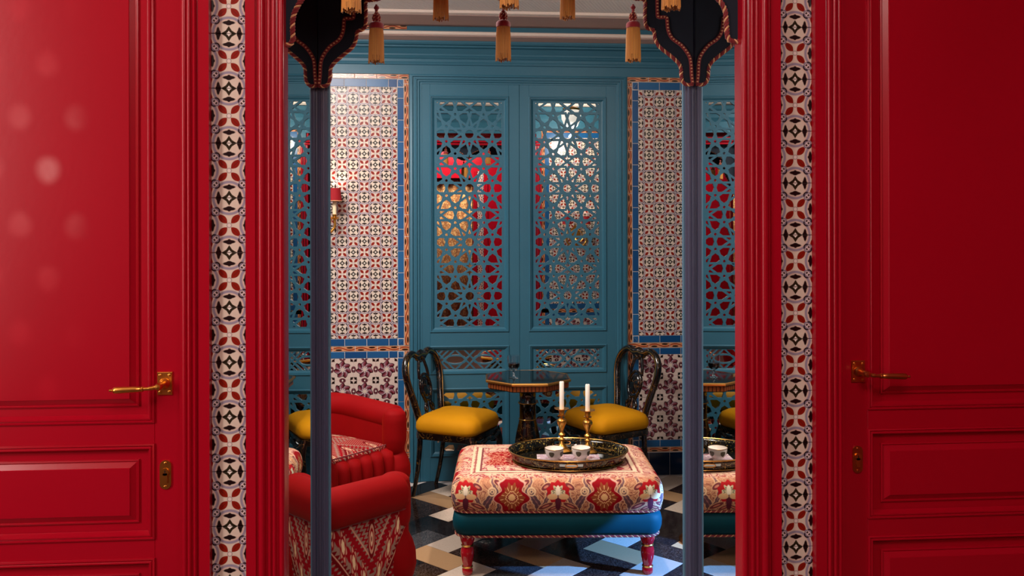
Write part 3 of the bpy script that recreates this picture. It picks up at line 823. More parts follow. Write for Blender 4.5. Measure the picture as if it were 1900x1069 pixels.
# ---- double door of lattice screens backed with mirror
def clip(a, b, x0, x1, z0, z1):
    t0, t1 = 0., 1.; dx, dz = b[0]-a[0], b[1]-a[1]
    for p, q in ((-dx, a[0]-x0), (dx, x1-a[0]), (-dz, a[1]-z0), (dz, z1-a[1])):
        if abs(p) < 1e-12:
            if q < 0: return None
        else:
            r = q/p
            if p < 0: t0 = max(t0, r)
            else: t1 = min(t1, r)
    if t0 >= t1: return None
    return (a[0]+dx*t0, a[1]+dz*t0), (a[0]+dx*t1, a[1]+dz*t1)
def star_lattice(cx, cz, V):
    d = V/1.17557; e = d/4.23607; W = 1.61803*d; segs = []
    def P(c, r, deg): return (c[0] + r*math.cos(math.radians(deg)), c[1] + r*math.sin(math.radians(deg)))
    for i in range(-3, 4):
        for j in range(-9, 10):
            if (i + j) % 2: continue
            c = (cx + i*W/2, cz + j*V/2)
            mids = [P(c, 1.53884*e, 18+36*k) for k in range(10)]
            segs += [(mids[k], mids[(k+4) % 10]) for k in range(10)]
            for th in (36, 144):
                for o in (-18, 18):
                    pc = P(c, 2.22703*e, th+o)
                    pm = [P(pc, .68819*e, th+o+180+72*k) for k in range(5)]
                    segs += [(pm[k], pm[(k+2) % 5]) for k in range(5)]
            h = (c[0], c[1] + V/2)
            H = lambda x, z: (h[0] + x*e, h[1] + z*e)
            segs += [(H(-.6567, .4755), H(.6567, -.4755)), (H(-.6567, -.4755), H(.6567, .4755))]
            for sx_ in (-1, 1):
                for sz_ in (-1, 1):
                    segs.append((H(sx_*.6567, sz_*.4755), H(sx_*.1545, sz_*.4755)))
                    segs.append((H(0, sz_*.9511), H(sx_*.1545, sz_*.4755)))
    return segs
def bars(m, segs, x0, x1, z0, z1, w, ya, yb):
    for a, b in segs:
        cl = clip(a, b, x0, x1, z0, z1)
        if not cl: continue
        (ax, az), (bx_, bz) = cl; dx, dz = bx_-ax, bz-az; L = math.hypot(dx, dz)
        if L < .002: continue
        dx, dz = dx/L, dz/L; nx, nz = -dz*w/2, dx*w/2; ax -= dx*w*.3; az -= dz*w*.3; bx_ += dx*w*.3; bz += dz*w*.3
        j = random.uniform(0, .0002)
        m.prism_y([(ax-nx, az-nz), (bx_-nx, bz-nz), (bx_+nx, bz+nz), (ax+nx, az+nz)], ya - j, yb)
def screen(parent, x0, x1, z0, z1, segs, w, fx, fz0, fz1):
    """lattice between x0..x1, z0..z1 set in a moulding fx wide"""
    ys = YW + .010
    s = MB()
    ox0, ox1, oz0, oz1 = x0-fx, x1+fx, z0-fz0, z1+fz1
    for q in ((ox0, x0, oz0, oz1), (x1, ox1, oz0, oz1), (x0, x1, oz0, z0), (x0, x1, z1, oz1)):
        s.box(q[0], q[1], ys, ys+.008, q[2], q[3])
    bars(s, segs, x0, x1, z0, z1, w, ys, ys+.008)
    s.build('lattice', 'teal_paint', parent)
    MB().box(ox0, ox1, ys+.0095, ys+.012, oz0, oz1).build('mirror_backing', 'mirror', parent)
    pr = [(-.022, -.004), (-.022, .003), (-.018, .006), (-.014, .006), (-.012, .001), (-.007, .001), (-.004, -.003), (.004, -.009), (.008, -.011)]
    MB().ring(ox0, ox1, oz0, oz1, pr, YW).build('panel_moulding', 'teal_paint', parent, smooth=35)
Vp = .3207
def leaf(n, x0, x1, lc):
    d = struct(MB().box(x0, x1, YW+.024, YW+.03, 0, 2.345).build('door_%d' % n, 'teal_paint'))
    hw = .1945
    bx = lambda name, a, b, z0, z1: MB().ring(a, b, z0, z1, [(0, -.024), (0, -.001), (.001, 0)], YW, fill=True).build(name, 'teal_paint', d)
    mo = .038   # moulding margin
    xa, xb = lc-hw-mo, lc+hw+mo
    P = [(.912, 2.242), (.654, .772), (.172, .518)]
    edges = [(p0-.030 if p0 > .9 else p0-.022, p1+.030 if p1 > 2 else p1+.022) for p0, p1 in P]
    bx('stile', x0, xa, .0, 2.345); bx('stile', xb, x1, .0, 2.345)
    E_ = sorted(edges); zs = [.0] + [v for e_ in E_ for v in e_] + [2.345]
    for k in range(0, len(zs), 2): bx('rail', xa, xb, zs[k], zs[k+1])
    fx = .018
    st = star_lattice(lc, 2.052, Vp)
    screen(d, lc-hw+.002, lc+hw-.002, P[0][0], P[0][1], st, .0128, fx+.002, .014, .014)
    st2 = star_lattice(lc, .345, Vp)
    screen(d, lc-hw+.002, lc+hw-.002, P[2][0], P[2][1], st2, .0128, fx+.002, .008, .008)
    # interlaced middle panel
    z0, z1 = P[1]; zc = (z0+z1)/2; h = z1-z0; w = 2*hw; sg = []
    for fr in (-.56, -.47, -.38, -.065, .065, .38, .47, .56):
        for sl in (-1, 1):
            xq = lc + fr*w; sg.append(((xq - sl*h*.5, zc - h*.5), (xq + sl*h*.5, zc + h*.5)))
    for c_ in (-.22, .22):
        for sz_ in (-1, 1):
            pts = [(lc + c_*w + .064*math.cos(PI*k/10), zc + sz_*.026*math.sin(PI*k/10)) for k in range(11)]
            sg += list(zip(pts, pts[1:]))
    def keep(s_):
        mx, mz = (s_[0][0]+s_[1][0])/2, (s_[0][1]+s_[1][1])/2
        return True
    screen(d, lc-hw+.002, lc+hw-.002, z0, z1, sg, .0092, fx+.002, .004, .004)
    return d
leaf(3, PL1+.085-.012, CX-.0008, -.038); leaf(4, CX+.0008, PR0-.085+.012, .5485)
# casing around the double door
m = MB()
pr = [(0, 0), (.004, .014), (.012, .018), (.020, .018), (.024, .010), (.034, .010), (.038, .015), (.044, .015), (.048, .008), (.058, .008), (.064, .002), (.074, .002), (.076, -.02)]
vs = []
for i, d in pr: vs += [(PL1+.002+i, YW-d, 0), (PL1+.002+i, YW-d, 2.402-i*.75), (PR0-.002-i, YW-d, 2.402-i*.75), (PR0-.002-i, YW-d, 0)]
m.add(vs, [(k*4+j, k*4+j+1, (k+1)*4+j+1, (k+1)*4+j) for k in range(len(pr)-1) for j in range(3)])
tn += 1; struct(m.build('trim_%d' % tn, 'teal_paint', smooth=35))

# ---- the room face of the front wall (only seen in the mirrors)
def inner_panel(xa, xb):
    m = MB(); y = YI + .003
    def q(x0, x1, z0, z1, mi, uv): m.add([(x0,y,z0),(x1,y,z0),(x1,y,z1),(x0,y,z1)], [(0,1,2,3)], mi, uv)
    for z0, z1, mi in ((.845, 2.324, 0), (.215, .729, 1)):
        q(xa+.068, xb-.068, z0, z1, mi, [(0,0),((xb-xa-.136)/TP,0),((xb-xa-.136)/TP,(z1-z0)/TP),(0,(z1-z0)/TP)])
    for z0, z1 in ((.766, 2.37), (.172, .766)):
        q(xa+.03, xa+.068, z0, z1, 2, [(0,0)]*4); q(xb-.068, xb-.03, z0, z1, 2, [(0,0)]*4)
    for z0, z1 in ((2.324, 2.37), (.80, .845), (.729, .766), (.172, .215)): q(xa+.068, xb-.068, z0, z1, 2, [(0,0)]*4)
    L = (xb-xa)/TP
    for z0, z1 in ((2.37, 2.402), (.766, .80), (.142, .172)): q(xa, xb, z0, z1, 3, [(0,0),(L,0),(L,1),(0,1)])
    for x in (xa, xb-.03): m.add([(x,y,.172),(x+.03,y,.172),(x+.03,y,2.37),(x,y,2.37)], [(0,1,2,3)], 3, [(0,0),(0,1),(17,1),(17,0)])
    q(xa, xb, .002, .142, 4, [(0,0)]*4)
    m.build('inner_tile_panel', ['flower_tile', 'swirl_tile', 'blue_tile', 'liner_tile', 'navy_tile'], wall_front, recalc=False)
inner_panel(.665, 1.75); inner_panel(-1.75, -.665)
m = MB()
for k in range(3):
    for x in (XL-.030-k*.024, .612+k*.022): m.tube([(x, YI, 0), (x, YI, 2.25)], .010, 8)
    m.tube([(XL-.09, YI, 2.262+k*.024), (.68, YI, 2.262+k*.024)], .010, 8)
m.build('inner_casing', 'red_paint', wall_front, smooth=True)
m = MB(); m.prism_x([(YI, 2.455), (YI+.02, 2.49), (YI+.02, 2.52), (YI+.06, 2.56), (YI+.066, 2.59), (YI, 2.59)], -2.4, 2.6); m.build('inner_cornice', 'teal_paint', wall_front)
m = MB(); m.prism_x([(YI, 2.59), (YI+.12, 2.6), (YI+.13, 2.628), (YI+.25, 2.69), (YI+.28, 2.704), (YI, 2.704)], -2.4, 2.6); m.build('inner_cove', 'cream_paint', wall_front)

# ================================================================== PELMETS AND TASSELS
def pelmet(pts, Y, zt, braid, label, R, pitch):
    W = [at(px, py, Y) for px, py in pts]
    W = [Vector((p.x, 0, p.z)) for p in W]
    base = Vector(((W[0].x + W[-1].x)/2, Y, zt))
    t = thing('pelmet', label, 'pelmet', base)
    L = [Vector((p.x - base.x, 0, p.z - zt)) for p in W]
    S_ = resample(cat(L, 5), .006)
    # velvet body: strips from the outline up to the top edge
    poly = [(p.x, p.z) for p in S_] + [(S_[-1].x, 0), (S_[0].x, 0)]
    MB().prism_y(poly, -.006, .006).build('velvet_panel', 'navy_velvet', t)
    m = MB(); m.cord([(p.x, -.004, p.z) for p in S_], R, pitch); m.build('twisted_cord', ['cord_red', 'cord_gold'], t, smooth=True)
    for br in braid:
        B = [at(px, py, Y) for px, py in br]; B = resample(cat([Vector((p.x-base.x, -.007, p.z-zt)) for p in B], 5), .005)
        m = MB()
        m.tube(B, R*.95, 6, flat=(0,1,0)); bo = m.build('braid', 'cord_red', t, smooth=True)
        m = MB()
        for i in range(1, len(B)-1, 2):
            a = B[i]; m.lathe([(0, -.0024), (.0030, -.0012), (.0030, .0012), (0, .0024)], 6, (a.x, a.y-R*.75, a.z))
        m.build('gold_stitch', 'cord_gold', bo)
    return t
mir = lambda P, c: [(2*c - x, y) for x, y in P]
tail = [(592.5,158),(604,159),(612,153),(614.5,140),(615,128),(621,117),(638,102),(654,89),(662,75),(665,58),(674,55),(680,47),(681,25),(681,3),(690,0),(700,-1)]
scal = [(712,-6),(726,-22),(750,-34),(775,-44),(790,-66),(805,-76),(820,-78),(835,-76),(850,-66),(868,-44),(893,-34),(915,-22),(925,-4)]
half = tail + scal
full = half + [(935,0)] + mir(half, 939.5)[::-1]
full = [(x, y) for x, y in full]
br = [(594,157),(596,140),(597,120),(601,105),(614,87),(631,74),(639,58),(641,37),(644,34.5),(657,34),(658.5,28),(659,5),(659,-30)]
pelmet(full, .482, 2.33, [br, mir(br, 939.5)], 'dark navy velvet pelmet with long corner tails, hung on the room side of the doorway', .0064, .022)
ftail = [(531,83),(537,82.5),(543,79),(545.5,70),(545,45),(547,28),(555,10),(566,-8),(580,-40),(600,-66),(630,-90),(655,-112)]
fr = [(1371,80),(1363,79.5),(1354,77),(1350,68),(1348.5,45),(1346,22),(1338,6),(1326,-8),(1315,-40),(1296,-66),(1270,-90),(1247,-112)]
mid = [(700,-136),(750,-150),(800,-190),(850,-150),(900,-136),(947,-118),(995,-136),(1050,-150),(1100,-190),(1150,-150),(1200,-136)]
pelmet(ftail + mid + fr[::-1], .012, 2.34, [], 'dark navy velvet pelmet showing only its corner tails, nearest the red jambs', .0070, .024)

def make_tassel():
    t = thing('tassel', '', 'tassel', (0,0,0), 0, 'gold tassels under the pelmets')
    m = MB(); m.tube([(0,0,.002), (0,0,-.012)], .0035, 8); m.lathe([(0,-.012),(.006,-.010),(.0085,-.005),(.006,.0),(0,.002)], 12, (0,0,-.002))
    m.cord([(0,0,-.010), (.001,0,-.026)], .005, .012); m.build('hanging_cord', ['tassel_red', 'cord_gold'], t, smooth=True)
    m = MB()
    for a in (0, 1.0, 2.1):
        P = [(.010*math.sin(2*PI*k/16)*math.cos(a), .010*math.sin(2*PI*k/16)*math.sin(a), -.038 + .015*math.cos(2*PI*k/16)) for k in range(16)]
        m.cord(P, .0034, .010, True)
    m.lathe([(0,-.030),(.006,-.033),(.008,-.040),(.006,-.048),(0,-.050)], 12); m.build('knot', ['tassel_red', 'cord_gold'], t, smooth=True)
    m = MB(); m.lathe([(.004,-.050),(.016,-.051),(.0205,-.055),(.0215,-.062),(.0205,-.069),(.017,-.071)], 22, rib=(22, .012)); m.build('head', 'tassel_red', t, smooth=True)
    m = MB(); rnd = random.Random(3)
    m.lathe([(.016,-.069),(.0195,-.075),(.0205,-.10),(.0210,-.150)], 40, rib=(20, .025))
    for k in range(44):
        a = 2*PI*k/44 + rnd.uniform(-.05, .05); r0, r1 = .0192, .0215 + rnd.uniform(-.0008, .0012); zb = -.168 + rnd.uniform(-.004, .004)
        m.tube([(r0*math.cos(a), r0*math.sin(a), -.070), (.0208*math.cos(a), .0208*math.sin(a), -.10), (r1*math.cos(a+.03), r1*math.sin(a+.03), zb)], [.0012,.0015,.0017], 4)
    for k in range(26):
        a = rnd.uniform(0, 2*PI); rr = .018*math.sqrt(rnd.random()); m.tube([(rr*math.cos(a), rr*math.sin(a), -.14), (rr*math.cos(a), rr*math.sin(a), -.166+rnd.uniform(-.004,.004))], .0018, 4)
    m.build('skirt', 'tassel_gold', t)
    return t
T0 = make_tassel(); first = True
for px, bot, Y, label in ((700,115,.466,'gold tassel with red head hanging beside the pelmet tail above the red armchairs'),
        (820,36,.466,'gold tassel cut by the top edge, between the two long tassels nearest the armchairs'),
        (935.5,112,.466,'gold tassel with red head hanging alone above the middle of the lattice doors'),
        (1055,35,.466,'gold tassel cut by the top edge, between middle and rightmost long tassels'),
        (1176.5,114,.466,'gold tassel with red head hanging beside the rightmost pelmet tail'),
        (654,20,-.012,'large gold tassel fringe in front of the leftmost navy pelmet tail'),
        (947,14,-.012,'large gold tassel fringe just above the middle tassel'),
        (1247,18,-.012,'large gold tassel fringe in front of the rightmost navy pelmet tail')):
    o = T0 if first else copy_tree(T0)
    first = False; o['label'] = label
    p = at(px, bot, Y); o.location = (p.x, Y, p.z + .168)

# ================================================================== OTTOMAN AND WHAT STANDS ON IT
OT = Vector((.318, 1.794, 0)); OR = -math.radians(4.1)
ot = thing('ottoman', 'square tapestry-topped ottoman with teal velvet base and red turned legs', 'ottoman', OT, OR)
m = MB(); R = []
for k in range(11):
    a = -PI/2 + PI*k/10 ; R.append((.425 + .030*math.cos(a)**.8 if abs(math.cos(a)) > 1e-6 else .425, .290 + .030*max(0, math.cos(a))**.8, .07, .344 + .070*math.sin(a)))
R = [(.440,.305,.06,.276),(.449,.314,.065,.290),(.455,.320,.07,.315),(.456,.321,.07,.345),(.453,.318,.07,.372),(.446,.311,.07,.392),(.438,.303,.07,.404),(.426,.292,.07,.4125),(.41,.276,.07,.4170),(.34,.21,.05,.4205),(.18,.10,.03,.4245),(.03,.02,.01,.425)]
m.rrect(R, 8); m.build('cushion', 'tapestry', ot, smooth=60)
def rr_path(hw, hd, r, z, n=8):
    P = []
    for q, (sx_, sy_) in enumerate(((1,1),(-1,1),(-1,-1),(1,-1))):
        for k in range(n):
            a = PI/2*q + PI/2*k/(n-1); P.append((sx_*(hw-r)+r*math.cos(a), sy_*(hd-r)+r*math.sin(a), z))
    return P
m = MB(); m.cord(rr_path(.444, .309, .07, .277), .0052, .022, True); m.build('upper_cord', ['cord_red', 'cord_gold'], ot, smooth=True)
m = MB()
m.rrect([(.425,.290,.06,.272),(.436,.301,.06,.268),(.445,.310,.06,.255),(.449,.314,.06,.235),(.448,.313,.06,.210),(.443,.308,.06,.190),(.434,.299,.06,.174),(.42,.285,.06,.172)], 8)
m.build('velvet_base', 'teal_velvet', ot, smooth=60)
m = MB(); m.cord(rr_path(.436, .301, .06, .171), .0055, .024, True); m.build('lower_cord', ['cord_red', 'cord_gold'], ot, smooth=True)
for sx_ in (-1, 1):
    for sy_ in (-1, 1):
        c = (sx_*.385, sy_*.268, 0)
        lg = MB().lathe([(.016,0),(.0215,.004),(.0235,.014),(.0225,.026),(.0185,.034),(.021,.046),(.0275,.075),(.0295,.095),(.027,.112),(.021,.124),(.0235,.130),(.030,.146),(.032,.160),(.032,.172)], 20, c).build('leg', 'red_lacquer', ot, smooth=True)
        for z, r in ((.034, .0195), (.126, .0225)):
            P = [(c[0]+r*math.cos(2*PI*k/20), c[1]+r*math.sin(2*PI*k/20), z) for k in range(20)]
            MB().tube(P, .0045, 6, True).build('gilt_ring', 'gilt', lg, smooth=True)

TZ = .4255
tp = Vector((.378, 1.752, TZ))
tr = thing('tray', 'large oval black tole tray with gold rim and two slot handles', 'tray', tp, OR)
def oval(a, b, z, n=64): return [(a*math.cos(2*PI*k/n), b*math.sin(2*PI*k/n), z) for k in range(n)]
def ovring(m, rings, mi=0, n=64, skip=None):
    vs = []
    for a, b, z in rings: vs += oval(a, b, z, n)
    fs = [(i*n+k, i*n+(k+1)%n, (i+1)*n+(k+1)%n, (i+1)*n+k) for i in range(len(rings)-1) for k in range(n) if not (skip and skip(i, k))]
    m.add(vs, fs, mi); return fs
m = MB(); m.add(oval(.245, .185, .002), [tuple(range(64))]); ovring(m, [(.245,.185,.002),(.252,.192,.001),(.256,.196,0.)]); m.build('tray_floor', 'tray_dark', tr, smooth=True)
sk = lambda i, k: i == 1 and (k in (15, 16, 14, 17) or k in (47, 48, 46, 49))
m = MB(); ovring(m, [(.250,.190,.001),(.258,.198,.020),(.264,.204,.034),(.270,.210,.048)], skip=sk); o = m.build('tray_wall', 'tole_black', tr, smooth=True)
md = o.modifiers.new('thick', 'SOLIDIFY'); md.thickness = .002
MB().tube(oval(.2705, .2105, .048, 72), .0030, 6, True).build('gold_rim', 'gilt', tr, smooth=True)
MB().tube(oval(.2525, .1925, .002, 72), .0022, 6, True).build('gold_foot_line', 'gilt', tr, smooth=True)
for s in (-1, 1):
    P = []
    for k in range(28):
        a = 2*PI*k/28; dx, dz = .026*math.copysign(abs(math.cos(a))**.55, math.cos(a)), .0075*math.sin(a)
        yy = .2015 + dz*.45; P.append((dx, s*(yy + .0015), .027 + dz))
    MB().tube(P, .0022, 6, True).build('handle', 'gilt', tr, smooth=True)
# magazine
bk = thing('magazine', 'glossy magazine with teal page edges lying under the two cups', 'magazine', (.374, 1.712, TZ+.0025), OR - .02)
MB().box(-.138, .138, -.078, .078, .000, .009).build('pages', 'book_teal', bk)
MB().box(-.142, .142, -.081, .081, .0092, .0110).build('cover', 'magazine_print', bk)
MB().box(-.142, .142, -.0818, -.0808, -.0004, .011).build('spine', 'paper', bk)
BZ = TZ + .0025 + .0112
def cup(loc, label):
    t = thing('cup', label, 'cup', loc, .2, 'cups on the magazine'); t.scale = (1.15, 1.15, 1.1)
    prof = [(.014, 0), (.0185, .001), (.0170, .005), (.0150, .008), (.0220, .013), (.0300, .022), (.0345, .034), (.0365, .046), (.0375, .053), (.0362, .0535), (.034, .046), (.030, .030), (.018, .016), (0, .012)]
    m = MB(); m.lathe(prof, 24); m.build('bowl', 'porcelain', t, smooth=40)
    for k in range(5):
        a = 2*PI*(k+.25)/5; vs = []; m = MB()
        for j in range(14):
            b = 2*PI*j/14; da, z = .30*math.cos(b), .036 + .0105*math.sin(b) + .002*math.cos(2*b)
            r = .0352 + (z-.036)*.16 + .0012; vs.append((r*math.cos(a+da), r*math.sin(a+da), z))
        m.add(vs + [((.0372)*math.cos(a), .0372*math.sin(a), .036)], [(j, (j+1) % 14, 14) for j in range(14)])
        m.build('lozenge', 'cup_grey', t, smooth=True)
    P = [((.0372)*math.cos(2*PI*k/28), .0372*math.sin(2*PI*k/28), .0532) for k in range(28)]
    MB().tube(P, .0011, 5, True).build('gilt_rim', 'gilt', t, smooth=True)
c1 = atz(1027, 856, BZ); c2 = atz(1076.5, 855, BZ)
cup((c1.x, c1.y, BZ), 'small patterned cup on the magazine, in front of the leftmost candlestick')
cup((c2.x, c2.y, BZ), 'small patterned cup on the magazine, nearer the middle of the tray front')
def candlestick(px, py, hgt, clen, lab, labc):
    z0 = TZ + .0025
    p = atz(px, py, z0)
    t = thing('candlestick', lab, 'candlestick', (p.x, p.y, z0), .3, 'brass candlesticks on the tray')
    k = hgt / .205
    m = MB(); m.rrect([(.036,.036,.012,0),(.038,.038,.014,.004),(.034,.034,.014,.010),(.026,.026,.013,.016),(.018,.018,.012,.022)], 5); m.build('foot', 'brass', t, smooth=50)
    prof = [(.020,.020),(.015,.028),(.0105,.040),(.0085,.052),(.0125,.056),(.0135,.060),(.0095,.064),(.0085,.070),(.0125,.078),(.0135,.084),(.0100,.090),(.0085,.098),(.0100,.112),(.0135,.126),(.0165,.138),(.0175,.148),(.0150,.156),(.0085,.161),(.0060,.166),(.0085,.169),(.0145,.172),(.0145,.176),(.0105,.179),(.0112,.188),(.0118,.200),(.0105,.204)]
    m = MB(); m.lathe([(max(.0045, .0112 + (r-.0102)*1.75), z*k) for r, z in prof], 16, rib=(6, .03)); m.build('stem', 'brass', t, smooth=True)
    m = MB(); m.lathe([(.010,.201*k),(.022,.202*k),(.034,.206*k),(.0355,.2085*k),(.034,.2085*k),(.020,.2045*k),(.008,.2045*k)], 22, rib=(8, .02)); m.build('drip_pan', 'brass', t, smooth=True)
    c = thing('candle', labc, 'candle', (p.x, p.y, z0 + .2045*k), 0, 'white candles')
    m = MB(); m.lathe([(.0108,0),(.0110,.002),(.0108,clen-.003),(.009,clen),(.004,clen-.001),(0,clen-.002)], 16); m.build('wax', 'wax', c, smooth=40)
    MB().tube([(0,0,clen-.002),(.0005,0,clen+.004)], .0008, 5).build('wick', 'wick', c)
candlestick(1041, 838, .200, .130, 'brass candlestick standing on the tray, the left one of the pair', 'white unlit candle in the left brass candlestick, by the table edge')
candlestick(1089, 840, .196, .124, 'brass candlestick standing on the tray in front of the yellow chair seat', 'white unlit candle in the candlestick in front of the yellow seat')

# ================================================================== SIDE CHAIRS
def make_chair():
    t = thing('side_chair', '', 'chair', (0,0,0), 0, 'black lacquer chairs at the small table')
    hw, hd, H = .172, .172, .375      # half depth(x), half width(y)
    # cushion
    m = MB()
    m.rrect([(.168,.172,.05,H-.006),(.180,.184,.055,H+.004),(.186,.190,.06,H+.022),(.184,.188,.06,H+.048),(.174,.178,.06,H+.070),(.150,.154,.06,H+.086),(.105,.108,.05,H+.096),(.05,.05,.03,H+.101),(.008,.008,.004,H+.102)], 8)
    m.build('seat', 'yellow_velvet', t, smooth=60)
    m = MB(); m.rrect([(.172,.176,.035,H-.040),(.178,.182,.04,H-.036),(.178,.182,.04,H-.006),(.170,.174,.035,H-.002)], 6); fr_ = m.build('seat_frame', 'black_lacquer', t, smooth=40)
    # carved apron at the front
    m = MB(); m.tube(cat([(.180,-.15,H-.03),(.183,-.08,H-.055),(.184,0,H-.042),(.183,.08,H-.055),(.180,.15,H-.03)], 6), .012, 8); m.build('apron', 'black_lacquer', fr_, smooth=True)
    for sy in (-1, 1):
        P = cat([(.158,sy*.158,H-.01),(.176,sy*.172,H-.09),(.166,sy*.164,H-.20),(.170,sy*.168,.02),(.172,sy*.170,0)], 6)
        n = len(P); m = MB(); m.tube(P, [.021 - .010*(i/(n-1)) for i in range(n)], 10); lg = m.build('leg', 'black_lacquer', t, smooth=True)
        MB().lathe([(.013,0),(.014,.006),(.012,.016),(.010,.018)], 12, (.172,sy*.170,0)).build('leg_cap', 'brass', lg, smooth=True)
        P = cat([(-.165,sy*.135,H+.02),(-.168,sy*.135,H-.10),(-.185,sy*.132,H-.24),(-.215,sy*.130,0)], 6)
        n = len(P); m = MB(); m.tube(P, [.017 - .006*(i/(n-1)) for i in range(n)], 10); m.build('leg', 'black_lacquer', t, smooth=True)
    # balloon hoop
    rake = lambda z: -.165 - .20*(z - H)
    pr = [(.132, H+.0), (.128, H+.06), (.150, H+.16), (.178, H+.26), (.180, H+.33), (.150, H+.385), (.095, H+.410), (.045, H+.395), (.0, H+.400)]
    P = [(rake(z), y, z) for y, z in pr] + [(rake(z), -y, z) for y, z in pr[-2::-1]]
    Q = cat(P, 7); m = MB(); m.tube(Q, .0195, 10); hp = m.build('back_hoop', 'black_lacquer', t, smooth=True)
    m = MB(); m.tube([(q.x+.0170, q.y, q.z) for q in Q], .0038, 6); m.tube([(q.x-.0170, q.y, q.z) for q in Q], .0030, 6); m.build('gilt_line', 'gilt', hp, smooth=True)
    # crest loop
    m = MB(); z = H+.392
    for y0, r in ((.0, .030), (.030, .018), (-.030, .018)):
        m.tube([(rake(z)+.002, y0 + r*math.cos(2*PI*k/16), z - .004 + r*.9*math.sin(2*PI*k/16)) for k in range(16)], .0115, 7, True)
    m.build('crest', 'black_lacquer', hp, smooth=True)
    # splat: two struts, oval medallion, carved foot
    m = MB()
    for sy in (-1, 1):
        m.tube(cat([(rake(H+.37), sy*.026, H+.37), (rake(H+.31), sy*.046, H+.31), (rake(H+.27), sy*.050, H+.265)], 6), .009, 8)
        m.tube(cat([(rake(H+.16), sy*.040, H+.165), (rake(H+.12), sy*.020, H+.12), (rake(H+.08), sy*.034, H+.08), (rake(H+.04), sy*.085, H+.045), (rake(H+.03), sy*.125, H+.05)], 6), .010, 8)
        m.tube(cat([(rake(H+.14), sy*.012, H+.14), (rake(H+.09), sy*.045, H+.10), (rake(H+.05), sy*.020, H+.05), (rake(H+.02), sy*.05, H+.02)], 6), .008, 8)
    z = H+.215
    m.tube([(rake(z + .07*math.sin(2*PI*k/24)), .055*math.cos(2*PI*k/24), z + .07*math.sin(2*PI*k/24)) for k in range(24)], .010, 8, True)
    m.build('splat', 'black_lacquer', hp, smooth=True)
    m = MB(); b = MB(); b.lathe([(0,-.009),(.9,-.006),(1,0),(.9,.006),(0,.009)], 20)
    m.add([(rake(z + v[1]*.058) + v[2], v[0]*.038, z + v[1]*.058) for v in b.v], b.f); m.build('medallion', 'black_lacquer', hp, smooth=True)
    return t
CH = make_chair()
CH['label'] = 'black lacquer balloon-back chair with yellow velvet seat, beside the red armchairs'
CH.location = (-.112, 2.650, 0); CH.rotation_euler = (0, 0, math.radians(-28.5))
c2_ = copy_tree(CH); c2_['label'] = 'black lacquer balloon-back chair with yellow seat, behind the candlesticks'
c2_.location = (.722, 2.640, 0); c2_.rotation_euler = (0, 0, math.radians(180+26))

# ================================================================== TABLE AND GLASS
tb = thing('pedestal_table', 'small octagonal pedestal table with gold-edged dark top', 'table', (.265, 2.500, 0), 0)
ang = math.radians(20)
octp = lambda r: [(r*math.cos(ang + 2*PI*k/8), r*math.sin(ang + 2*PI*k/8)) for k in range(8)]
MB().prism_z(octp(.236), .668, .680).build('table_top', 'tray_dark', tb)
MB().tube([(x, y, .673) for x, y in octp(.239)], .0085, 6, True).build('gold_edge', 'gilt', tb)
ap = MB().prism_z(octp(.228), .632, .668).build('apron', 'dark_wood', tb)
m = MB(); P = octp(.2305)
for k in range(8):
    a, b = Vector(P[k]), Vector(P[(k+1) % 8]); n = 9; d = (b-a)/n; nn = Vector((d.y, -d.x)).normalized()*.003
    for i in range(n):
        p0, p1 = a + d*(i+.10), a + d*(i+.90)
        m.prism_z([tuple(p0), tuple(p1), tuple(p1+nn), tuple(p0+nn)], .637, .662)
m.build('inlay_blocks', 'inlay_wood', ap)
MB().box(-.062, .062, -.062, .062, .612, .632).build('top_block', 'dark_wood', tb)
m = MB(); m.lathe([(.10,.10),(.11,.115),(.07,.14),(.045,.165),(.055,.19),(.058,.20),(.040,.215),(.048,.24),(.066,.29),(.070,.33),(.062,.38),(.050,.43),(.045,.455),(.045,.53),(.050,.535),(.050,.545),(.044,.552),(.046,.60),(.056,.612)], 24)
m.build('column', 'black_lacquer', tb, smooth=True)
for z, r in ((.205, .059), (.452, .047), (.54, .051)):
    MB().tube([(r*math.cos(2*PI*k/24), r*math.sin(2*PI*k/24), z) for k in range(24)], .003, 6, True).build('gilt_ring', 'gilt', tb, smooth=True)
MB().prism_z(octp(.17), .03, .10).build('plinth', 'dark_wood', tb)
for k in range(4):
    a = PI/4 + PI/2*k; MB().lathe([(.012,0),(.022,.006),(.024,.016),(.018,.03),(.015,.034)], 12, (.135*math.cos(a), .135*math.sin(a), 0)).build('foot', 'dark_wood', tb, smooth=True)
gp = atz(952.5, 701, .6805)
gl = thing('wine_glass', 'cut wine glass half full of red wine on the small table', 'glass', (gp.x, gp.y, .6805)); gl.scale = (1.12, 1.12, 1.12)
m = MB(); m.lathe([(.024,0),(.025,.001),(.012,.004),(.005,.010),(.0045,.022),(.007,.026),(.0045,.030),(.008,.036),(.020,.044),(.0275,.056),(.0295,.072),(.0300,.094),(.0290,.108),(.0280,.108),(.0288,.094),(.0282,.072),(.0262,.057),(.019,.047),(0,.042)], 20, rib=(10, .012)); m.build('glass_body', 'glass', gl, smooth=True)
m = MB(); m.lathe([(0,.0425),(.0185,.0475),(.0258,.0575),(.0275,.070),(0,.070)], 20); m.build('wine', 'wine', gl, smooth=40)

